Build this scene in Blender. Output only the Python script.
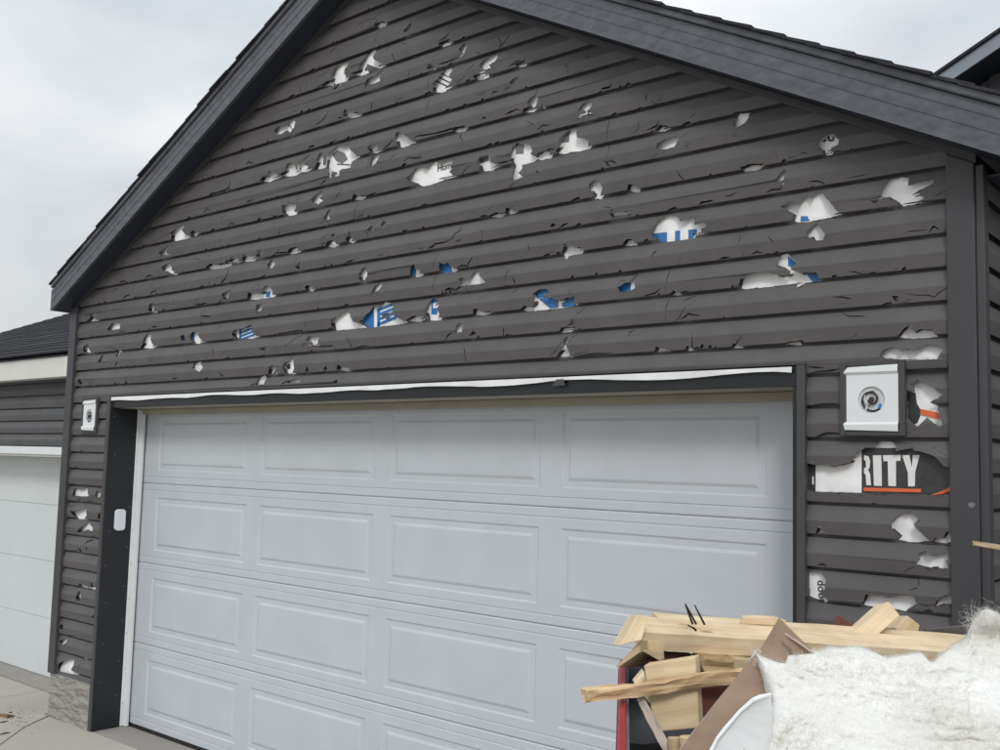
import bpy, bmesh, math, random
from mathutils import Vector, Matrix, noise
from mathutils.geometry import delaunay_2d_cdt

for o in list(bpy.data.objects): bpy.data.objects.remove(o)
S = bpy.context.scene
C = S.collection
random.seed(11)
R = math.radians

# ------------------------------------------------------------------ camera
CAM = Vector((0.979, -3.470, 1.812))
YAW, PITCH, ROLL, FPX = 0.7007, 0.0888, 0.0261, 1000.0
def cam_axes():
    cy, sy, cp, sp = math.cos(YAW), math.sin(YAW), math.cos(PITCH), math.sin(PITCH)
    f = Vector((-sy*cp, cy*cp, sp)); r = Vector((cy, sy, 0)); u = r.cross(f)
    c, s = math.cos(ROLL), math.sin(ROLL)
    return c*r + s*u, -s*r + c*u, f
RT, UP, FW = cam_axes()
cd = bpy.data.cameras.new('camera'); cam = bpy.data.objects.new('camera', cd); C.objects.link(cam)
cd.sensor_width = 36; cd.lens = FPX/1000*36; cd.clip_end = 2000; cd.clip_start = .05
M = Matrix((RT, UP, -FW)).transposed().to_4x4(); M.translation = CAM
cam.matrix_world = M
S.camera = cam
def ray(x, y): return FW + RT*((x-500)/FPX) - UP*((y-375)/FPX)
def hit(x, y, Y=0.0):
    d = ray(x, y); return CAM + d*((Y-CAM.y)/d.y)
def at(x, y, dep): return CAM + ray(x, y)*dep

# ------------------------------------------------------------------ world, sun, exposure
SUN_EL, SUN_AZ = 38, 142          # azimuth from +Y clockwise
w = bpy.data.worlds.new('World'); S.world = w; w.use_nodes = True
nt = w.node_tree; N = nt.nodes; L = nt.links
bg = N['Background']
sky = N.new('ShaderNodeTexSky'); sky.sky_type = 'NISHITA'; sky.sun_disc = False
sky.sun_elevation = R(SUN_EL); sky.sun_rotation = R(SUN_AZ); sky.air_density = 1.0; sky.dust_density = 3.0
tc = N.new('ShaderNodeTexCoord')
mp = N.new('ShaderNodeMapping'); mp.inputs['Scale'].default_value = (1, 1, 2.2); mp.inputs['Location'].default_value = (.3, .1, .45)
nz = N.new('ShaderNodeTexNoise'); nz.inputs['Scale'].default_value = 1.9; nz.inputs['Detail'].default_value = 5; nz.inputs['Roughness'].default_value = .47; nz.inputs['Distortion'].default_value = .3
cr = N.new('ShaderNodeValToRGB')
cr.color_ramp.elements[0].position = .33; cr.color_ramp.elements[0].color = (4.5, 5.05, 5.55, 1)
cr.color_ramp.elements[1].position = .62; cr.color_ramp.elements[1].color = (9.3, 9.45, 9.55, 1)
mx = N.new('ShaderNodeMix'); mx.data_type = 'RGBA'; mx.inputs['Factor'].default_value = .94   # overcast deck over the clear sky
L.new(tc.outputs['Generated'], mp.inputs['Vector']); L.new(mp.outputs['Vector'], nz.inputs['Vector'])
L.new(nz.outputs['Fac'], cr.inputs['Fac']); L.new(sky.outputs['Color'], mx.inputs[6]); L.new(cr.outputs['Color'], mx.inputs[7])
# an overcast deck is brighter overhead than at the horizon
sx = N.new('ShaderNodeSeparateXYZ'); L.new(tc.outputs['Generated'], sx.inputs[0])
mc = N.new('ShaderNodeMapRange'); mc.inputs['From Min'].default_value = 0; mc.inputs['From Max'].default_value = 1; mc.inputs['To Min'].default_value = .80; mc.inputs['To Max'].default_value = 1.75
L.new(sx.outputs['Z'], mc.inputs['Value'])
vm = N.new('ShaderNodeVectorMath'); vm.operation = 'SCALE'; L.new(mx.outputs[2], vm.inputs[0]); L.new(mc.outputs[0], vm.inputs['Scale'])
L.new(vm.outputs[0], bg.inputs['Color']); bg.inputs['Strength'].default_value = .1
sd = bpy.data.lights.new('sun', 'SUN'); sun = bpy.data.objects.new('sun', sd); C.objects.link(sun)
sd.energy = 1.4; sd.angle = R(14); sd.color = (1, .975, .94)
sv = Vector((math.sin(R(SUN_AZ))*math.cos(R(SUN_EL)), math.cos(R(SUN_AZ))*math.cos(R(SUN_EL)), math.sin(R(SUN_EL))))
sun.rotation_euler = sv.to_track_quat('Z', 'Y').to_euler(); sun.location = (4, -8, 12)
S.view_settings.view_transform = 'Standard'; S.view_settings.look = 'None'
S.view_settings.exposure = 0.0; S.view_settings.gamma = 1; S.view_settings.use_curve_mapping = False
S.render.engine = 'CYCLES'

# ------------------------------------------------------------------ materials
MAT = {}
def mat(name, col, rough=.6, var=.0, vscale=4.0, vcol=None, bump=0.0, bscale=200.0, bstretch=(1, 1, 1), spec=.5, rnd=0.0, wav=0.0, wscale=3.0, metallic=0.0, sss=0.0):
    m = bpy.data.materials.new(name); m.use_nodes = True; nt = m.node_tree; n = nt.nodes; l = nt.links
    b = n['Principled BSDF']; b.inputs['Roughness'].default_value = rough; b.inputs['Specular IOR Level'].default_value = spec
    b.inputs['Metallic'].default_value = metallic
    if sss:
        b.inputs['Subsurface Weight'].default_value = sss; b.inputs['Subsurface Radius'].default_value = (.02, .02, .018)
    t = n.new('ShaderNodeTexCoord'); base = None
    rgb = n.new('ShaderNodeRGB'); rgb.outputs[0].default_value = (*col, 1); base = rgb.outputs[0]
    if var:
        z = n.new('ShaderNodeTexNoise'); z.inputs['Scale'].default_value = vscale; z.inputs['Detail'].default_value = 6; z.inputs['Roughness'].default_value = .6
        l.new(t.outputs['Object'], z.inputs['Vector'])
        rp = n.new('ShaderNodeValToRGB'); rp.color_ramp.elements[0].position = .35; rp.color_ramp.elements[1].position = .68
        l.new(z.outputs['Fac'], rp.inputs['Fac'])
        mm = n.new('ShaderNodeMix'); mm.data_type = 'RGBA'
        v2 = vcol if vcol else tuple(c*(1-var) for c in col)
        mm.inputs[7].default_value = (*v2, 1); l.new(base, mm.inputs[6])
        if vcol:
            ml = n.new('ShaderNodeMath'); ml.operation = 'MULTIPLY'; ml.inputs[1].default_value = var; l.new(rp.outputs['Color'], ml.inputs[0]); l.new(ml.outputs[0], mm.inputs[0])
        else: l.new(rp.outputs['Color'], mm.inputs[0])
        base = mm.outputs[2]
    if rnd:
        oi = n.new('ShaderNodeObjectInfo'); hs = n.new('ShaderNodeHueSaturation')
        mr = n.new('ShaderNodeMapRange'); mr.inputs['To Min'].default_value = 1-rnd; mr.inputs['To Max'].default_value = 1+rnd
        l.new(oi.outputs['Random'], mr.inputs['Value']); l.new(mr.outputs[0], hs.inputs['Value']); l.new(base, hs.inputs['Color']); base = hs.outputs['Color']
    l.new(base, b.inputs['Base Color'])
    h = None
    if bump:
        ma = n.new('ShaderNodeMapping'); ma.inputs['Scale'].default_value = bstretch; l.new(t.outputs['Object'], ma.inputs['Vector'])
        z2 = n.new('ShaderNodeTexNoise'); z2.inputs['Scale'].default_value = bscale; z2.inputs['Detail'].default_value = 4; l.new(ma.outputs[0], z2.inputs['Vector'])
        bp = n.new('ShaderNodeBump'); bp.inputs['Strength'].default_value = min(1, bump); bp.inputs['Distance'].default_value = .002
        l.new(z2.outputs['Fac'], bp.inputs['Height']); h = bp
        l.new(bp.outputs['Normal'], b.inputs['Normal'])
    if wav:
        z3 = n.new('ShaderNodeTexNoise'); z3.inputs['Scale'].default_value = wscale; z3.inputs['Detail'].default_value = 1; l.new(t.outputs['Object'], z3.inputs['Vector'])
        b3 = n.new('ShaderNodeBump'); b3.inputs['Strength'].default_value = 1; b3.inputs['Distance'].default_value = wav
        l.new(z3.outputs['Fac'], b3.inputs['Height'])
        if h: l.new(h.outputs['Normal'], b3.inputs['Normal'])
        l.new(b3.outputs['Normal'], b.inputs['Normal'])
    MAT[name] = m; return m

def wood_mat(name, light, dark, ringscale=26, rough=.7):
    m = bpy.data.materials.new(name); m.use_nodes = True; nt = m.node_tree; n = nt.nodes; l = nt.links
    b = n['Principled BSDF']; b.inputs['Roughness'].default_value = rough; b.inputs['Specular IOR Level'].default_value = .25
    t = n.new('ShaderNodeTexCoord'); oi = n.new('ShaderNodeObjectInfo')
    ad = n.new('ShaderNodeVectorMath'); ad.operation = 'ADD'; l.new(t.outputs['Object'], ad.inputs[0]); l.new(oi.outputs['Random'], ad.inputs[1])
    ma = n.new('ShaderNodeMapping'); ma.inputs['Scale'].default_value = (1.2, ringscale, ringscale); l.new(ad.outputs[0], ma.inputs['Vector'])
    z = n.new('ShaderNodeTexNoise'); z.inputs['Scale'].default_value = 3.2; z.inputs['Detail'].default_value = 5; z.inputs['Roughness'].default_value = .65; z.inputs['Distortion'].default_value = .5; l.new(ma.outputs[0], z.inputs['Vector'])
    rp = n.new('ShaderNodeValToRGB'); e = rp.color_ramp.elements
    e[0].position = .36; e[0].color = (*light, 1); e[1].position = .72; e[1].color = (*dark, 1); l.new(z.outputs['Fac'], rp.inputs['Fac'])
    z2 = n.new('ShaderNodeTexNoise'); z2.inputs['Scale'].default_value = 9; z2.inputs['Detail'].default_value = 3; l.new(ad.outputs[0], z2.inputs['Vector'])
    mm = n.new('ShaderNodeMix'); mm.data_type = 'RGBA'; mm.blend_type = 'MULTIPLY'; mm.inputs[0].default_value = .5
    l.new(rp.outputs[0], mm.inputs[6])
    r2 = n.new('ShaderNodeValToRGB'); r2.color_ramp.elements[0].position = .3; r2.color_ramp.elements[0].color = (.62, .55, .48, 1); r2.color_ramp.elements[1].position = .6
    l.new(z2.outputs['Fac'], r2.inputs['Fac']); l.new(r2.outputs[0], mm.inputs[7])
    hs = n.new('ShaderNodeHueSaturation'); mr = n.new('ShaderNodeMapRange'); mr.inputs['To Min'].default_value = .85; mr.inputs['To Max'].default_value = 1.1
    l.new(oi.outputs['Random'], mr.inputs['Value']); l.new(mr.outputs[0], hs.inputs['Value']); l.new(mm.outputs[2], hs.inputs['Color'])
    l.new(hs.outputs[0], b.inputs['Base Color'])
    vo = n.new('ShaderNodeTexVoronoi'); vo.inputs['Scale'].default_value = 7; mk = n.new('ShaderNodeMapping'); mk.inputs['Scale'].default_value = (1, 1.9, 1.9)
    l.new(ad.outputs[0], mk.inputs['Vector']); l.new(mk.outputs[0], vo.inputs['Vector'])
    kr = n.new('ShaderNodeValToRGB'); kr.color_ramp.elements[0].position = .05; kr.color_ramp.elements[0].color = (.42, .28, .16, 1); kr.color_ramp.elements[1].position = .14; kr.color_ramp.elements[1].color = (1, 1, 1, 1)
    l.new(vo.outputs['Distance'], kr.inputs['Fac'])
    km = n.new('ShaderNodeMix'); km.data_type = 'RGBA'; km.blend_type = 'MULTIPLY'; km.inputs[0].default_value = .8
    l.new(hs.outputs[0], km.inputs[6]); l.new(kr.outputs[0], km.inputs[7]); l.new(km.outputs[2], b.inputs['Base Color'])
    bp = n.new('ShaderNodeBump'); bp.inputs['Strength'].default_value = .5; bp.inputs['Distance'].default_value = .001; l.new(z.outputs['Fac'], bp.inputs['Height']); l.new(bp.outputs[0], b.inputs['Normal'])
    MAT[name] = m; return m

mat('siding', (.103, .097, .097), .48, var=.18, vscale=5, bump=.4, bscale=60, bstretch=(1, 8, 8), rnd=.05, wav=.004, wscale=5, spec=.4)
mat('siding_old', (.098, .099, .104), .55, var=.15, vscale=5, bump=.2, bscale=60, bstretch=(1, 8, 8), rnd=.06, spec=.35)
mat('post', (.058, .058, .063), .45, var=.12, vscale=3, wav=.004, wscale=2, spec=.4)
mat('dark_metal', (.013, .015, .018), .4, var=.25, vscale=5, wav=.003, wscale=3)
mat('trim', (.058, .057, .061), .45, var=.15, vscale=6, wav=.003, wscale=5)
mat('fascia', (.098, .103, .121), .42, var=.25, vscale=14, bump=.55, bscale=26, bstretch=(1, 2, 2), wav=.009, wscale=20)
mat('fascia_pale', (.27, .30, .34), .4, var=.1, vscale=5)
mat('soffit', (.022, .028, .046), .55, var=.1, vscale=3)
mat('shingle', (.042, .043, .05), .95, var=.4, vscale=60, bump=.8, bscale=500, rnd=.25, spec=.2)
mat('wrap', (.92, .92, .92), .5, var=.10, vscale=9, wav=.006, wscale=18)
mat('print_blue', (.035, .19, .48), .5, var=.25, vscale=30)
mat('print_black', (.03, .03, .032), .5, var=.3, vscale=40, vcol=(.10, .10, .10))
mat('flat_grey', (.19, .19, .2), .55, var=.2, vscale=30)
mat('print_orange', (.75, .14, .05), .5)
mat('print_white', (.78, .78, .77), .5, var=.1, vscale=20)
mat('door', (.53, .565, .605), .38, var=.06, vscale=3.5, bump=.2, bscale=90, bstretch=(1, 6, 6), spec=.4, wav=.0025, wscale=7)
mat('door_old', (.62, .66, .67), .45, var=.05, vscale=2)
mat('vinyl_white', (.74, .77, .78), .4, var=.06, vscale=6)
mat('strip_white', (.78, .79, .80), .45, var=.1, vscale=8, wav=.01, wscale=12)
mat('beige', (.37, .34, .275), .6, var=.15, vscale=4)
mat('stone', (.30, .29, .262), .9, var=.12, vscale=20, bump=.8, bscale=60, bstretch=(1, 1.5, 2), spec=.2)
mat('concrete', (.44, .415, .37), .85, var=.5, vscale=1.3, vcol=(.36, .34, .31), bump=.4, bscale=150, spec=.25)
mat('concrete_dark', (.33, .31, .285), .85, var=.5, vscale=3, vcol=(.22, .21, .2), bump=.4, bscale=150, spec=.25)
mat('gravel', (.12, .11, .09), .95, var=.4, vscale=20)
mat('cream', (.70, .695, .65), .55, var=.08, vscale=3)
mat('bin_red', (.36, .02, .028), .4, var=.3, vscale=9)
mat('bin_grey', (.15, .16, .18), .7, var=.4, vscale=9, wav=.01, wscale=9)
mat('cardboard', (.30, .215, .155), .85, var=.2, vscale=9, bump=.15, bscale=80, spec=.2, wav=.004, wscale=10)
mat('cardboard_edge', (.45, .38, .31), .9, var=.2, vscale=20)
mat('paper', (.58, .58, .57), .6, var=.15, vscale=10, wav=.006, wscale=18)
mat('fibre', (.80, .80, .785), 1.0, var=.65, vscale=3.4, vcol=(.58, .56, .50), bump=.5, bscale=60, spec=.0, sss=.35)
def strand_mat():
    m = bpy.data.materials.new('fibre_thin'); m.use_nodes = True; nt = m.node_tree; n = nt.nodes; l = nt.links
    n.remove(n['Principled BSDF']); d = n.new('ShaderNodeBsdfDiffuse'); t = n.new('ShaderNodeBsdfTranslucent'); x = n.new('ShaderNodeMixShader')
    tc_ = n.new('ShaderNodeTexCoord'); z = n.new('ShaderNodeTexNoise'); z.inputs['Scale'].default_value = 3.6; z.inputs['Detail'].default_value = 6; l.new(tc_.outputs['Object'], z.inputs['Vector'])
    rp = n.new('ShaderNodeValToRGB'); e = rp.color_ramp.elements; e[0].position = .42; e[0].color = (.92, .92, .91, 1); e[1].position = .68; e[1].color = (.66, .64, .58, 1); l.new(z.outputs['Fac'], rp.inputs['Fac'])
    for q in (d, t): l.new(rp.outputs[0], q.inputs['Color'])
    l.new(d.outputs[0], x.inputs[1]); l.new(t.outputs[0], x.inputs[2]); l.new(x.outputs[0], n['Material Output'].inputs['Surface']); MAT['fibre_thin'] = m
strand_mat()
mat('nail', (.06, .045, .035), .5, metallic=.6)
mat('plastic', (.70, .74, .80), .35)
mat('wire_black', (.012, .012, .013), .4)
mat('wire_white', (.6, .6, .58), .4)
mat('box_inside', (.62, .63, .65), .6)
mat('rust_wood', (.17, .06, .04), .8, var=.3, vscale=20)
mat('filth', (.03, .027, .024), .95, var=.5, vscale=12)
mat('leaf', (.26, .15, .085), .8, var=.3, vscale=60)
wood_mat('pine', (.75, .62, .44), (.60, .45, .28))
wood_mat('pine_pale', (.82, .69, .49), (.70, .54, .34), 18)
wood_mat('pine_dull', (.62, .50, .33), (.48, .36, .21), 22)
wood_mat('pine_rough', (.70, .53, .33), (.34, .20, .10), 24, .85)

# ------------------------------------------------------------------ helpers
W = {}
def link(o, parent=None, mw=None):
    C.objects.link(o); mw = mw or Matrix.Identity(4)
    if parent is not None:
        o.parent = parent; o.matrix_parent_inverse = W[parent.name].inverted()
    o.matrix_basis = mw; W[o.name] = mw.copy(); return o
def empty(name, loc): 
    o = bpy.data.objects.new(name, None); o.empty_display_size = .2
    return link(o, None, Matrix.Translation(loc))
def tag(o, label=None, cat=None, group=None, kind=None):
    for k, v in (('label', label), ('category', cat), ('group', group), ('kind', kind)):
        if v: o[k] = v
    return o
def mobj(name, v, f, m, parent=None, smooth=False, mw=None, solid=0, bevel=0):
    me = bpy.data.meshes.new(name); me.from_pydata([tuple(a) for a in v], [], f); me.update()
    bm = bmesh.new(); bm.from_mesh(me); bmesh.ops.recalc_face_normals(bm, faces=bm.faces) if not solid else None; bm.to_mesh(me); bm.free()
    if smooth: me.shade_smooth()
    o = bpy.data.objects.new(name, me); me.materials.append(MAT[m])
    if solid:
        s = o.modifiers.new('solid', 'SOLIDIFY'); s.thickness = abs(solid); s.offset = -1 if solid > 0 else 1
    if bevel:
        b = o.modifiers.new('bevel', 'BEVEL'); b.width = bevel; b.segments = 2; b.limit_method = 'ANGLE'
    return link(o, parent, mw)
class MB:
    def __init__(s): s.v = []; s.f = []
    def add(s, v, f):
        n = len(s.v); s.v += [Vector(a) for a in v]; s.f += [tuple(i+n for i in q) for q in f]; return s
    def box(s, x0, x1, y0, y1, z0, z1):
        return s.add([(x0,y0,z0),(x1,y0,z0),(x1,y1,z0),(x0,y1,z0),(x0,y0,z1),(x1,y0,z1),(x1,y1,z1),(x0,y1,z1)],
                     [(0,3,2,1),(4,5,6,7),(0,1,5,4),(1,2,6,5),(2,3,7,6),(3,0,4,7)])
    def prism(s, pts, d):
        pts = [Vector(p) for p in pts]; n = len(pts); d = Vector(d)
        return s.add(pts+[p+d for p in pts], [tuple(range(n-1,-1,-1)), tuple(range(n, 2*n))]+[(i,(i+1)%n,n+(i+1)%n,n+i) for i in range(n)])
    def tube(s, pts, r, seg=8, cap=True):
        pts = [Vector(p) for p in pts]; rs = r if isinstance(r, (list, tuple)) else [r]*len(pts); rings = []
        for i, p in enumerate(pts):
            t = (pts[min(i+1, len(pts)-1)]-pts[max(i-1, 0)]).normalized()
            a = t.cross(Vector((.31, .2, .93))).normalized(); b = t.cross(a)
            rings.append([p+(a*math.cos(2*math.pi*k/seg)+b*math.sin(2*math.pi*k/seg))*rs[i] for k in range(seg)])
        v = [q for ring in rings for q in ring]; f = []
        for i in range(len(pts)-1):
            for k in range(seg): f.append((i*seg+k, i*seg+(k+1)%seg, (i+1)*seg+(k+1)%seg, (i+1)*seg+k))
        if cap: f += [tuple(range(seg-1,-1,-1)), tuple((len(pts)-1)*seg+k for k in range(seg))]
        return s.add(v, f)
    def build(s, name, m, parent=None, **k): return mobj(name, s.v, s.f, m, parent, **k)
def box(name, x0, x1, y0, y1, z0, z1, m, parent=None, bevel=0): return MB().box(x0,x1,y0,y1,z0,z1).build(name, m, parent, bevel=bevel)

# ------------------------------------------------------------------ ground and paving
GL, GR = -0.22, 0.0
def gz(x): 
    t = max(0, min(1, (-5.95-x)/.95)); t = t*t*(3-2*t); return GL*t
def sheet(name, poly, m, dz=0.0, thick=.05, step=.25):
    # slab over a convex polygon, split in x so that it can follow the fall of the ground
    xs = sorted(set([p[0] for p in poly]+[-5.95-.95*i/8 for i in range(9)]))
    xmin, xmax = min(p[0] for p in poly), max(p[0] for p in poly); xs = [x for x in xs if xmin-1e-6 <= x <= xmax+1e-6]
    def span(x):
        ys = []
        for i in range(len(poly)):
            a, b = poly[i], poly[(i+1) % len(poly)]
            if abs(a[0]-b[0]) < 1e-9:
                if abs(a[0]-x) < 1e-9: ys += [a[1], b[1]]
            elif min(a[0], b[0])-1e-9 <= x <= max(a[0], b[0])+1e-9: ys.append(a[1]+(b[1]-a[1])*(x-a[0])/(b[0]-a[0]))
        return min(ys), max(ys)
    v, f = [], []
    for x in xs:
        a, b = span(x); z = gz(x)+dz; v += [(x,a,z),(x,b,z),(x,a,z-thick),(x,b,z-thick)]
    for i in range(len(xs)-1):
        a, b = 4*i, 4*i+4; f += [(a,b,b+1,a+1),(a+2,a+3,b+3,b+2),(a,a+2,b+2,b),(a+1,b+1,b+3,a+3)]
    e = 4*(len(xs)-1); f += [(0,1,3,2),(e,e+2,e+3,e+1)]
    return tag(mobj(name, v, f, m), kind='structure')
gv, gf = [], []
gx = [-300,-60,-20]+[-6.9+.95*i/8 for i in range(9)]+[-4,20,60,300]
for x in gx: gv += [(x,-300,gz(x)-.03),(x,300,gz(x)-.03)]
for i in range(len(gx)-1): gf.append((2*i,2*i+2,2*i+3,2*i+1))
tag(mobj('ground', gv, gf, 'gravel'), kind='structure')
a0, a1, a2 = (-5.93,-.015), (-5.757,-.26), (-5.45,-.556)
dj = Vector((.307,-.296)).normalized(); far = (a2[0]+dj.x*5.0, a2[1]+dj.y*5.0)
g_ = .007
def slab(name, poly, m, dz=0.0):
    return sheet(name, poly, m, dz, .03)
# slab in front of the big door, cut along a diagonal saw joint
slab('driveway', [(-5.36,-.012),(-5.92,-.012),(-5.757+g_,-.26),(-5.45+g_,-.556),(far[0]+g_,far[1]),(-1.86,-.012)], 'concrete')
slab('driveway', [(-1.845,-.012),(far[0]+.022,far[1]),(3.5,far[1]),(3.5,-.012)], 'concrete')
slab('driveway', [(-1.9,far[1]-.012),(3.5,far[1]-.012),(3.5,-14),(-1.9,-14)], 'concrete')
slab('driveway', [(-5.945,-.012),(-5.757-g_,-.26),(-5.45-g_,-.556),(far[0]-g_,far[1]),(-7.6,far[1]),(-7.6,-.012)], 'concrete')
slab('driveway', [(-6.03,.0),(-7.6,.0),(-7.6,.755),(-6.03,.755)], 'concrete')
slab('driveway', [(-7.612,far[1]),(-12.2,far[1]),(-12.2,.755),(-7.612,.755)], 'concrete')
slab('driveway', [(-1.92,far[1]-.012),(-12.2,far[1]-.012),(-12.2,-14),(-1.92,-14)], 'concrete')

# ------------------------------------------------------------------ the hail-beaten garage
Z0, SP = 2.280, .1143
XC, ZA, MS = -2.911, 4.4325, .519          # rake: underside of the soffit where it meets the wall
XL0, XR0 = -5.975, .109
WY = .0212
garage = empty('garage', (XC, 3.2, 0))
tag(garage, 'dark grey garage with hail-shredded siding and wide white door', 'garage')
def rz(x): return ZA-MS*abs(x-XC)
# sheathing with house wrap, opening for the door
wp = [(XL0+.01,.0),(-5.353,.0),(-5.353,2.13),(-.5,2.13),(-.5,.0),(XR0-.042,.0),(XR0-.042,rz(XR0)+.0),(XC,ZA),(XL0+.01,rz(XL0))]
wrap = MB()
def wall_piece(pts): wrap.prism([(x, WY, z) for x, z in pts], (0, .09, 0))
wall_piece([(XL0+.01,.0),(-5.353,.0),(-5.353,2.125),(XL0+.01,2.125)])
wall_piece([(-.5,.0),(XR0-.042,.0),(XR0-.042,2.125),(-.5,2.125)])
wall_piece([(XL0+.01,2.125),(XR0-.042,2.125),(XR0-.042,rz(XR0)),(XC,ZA),(XL0+.01,rz(XL0))])
wrapo = wrap.build('house_wrap', 'wrap', garage)
tag(wrapo, 'white printed house wrap showing through the torn siding')

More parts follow.
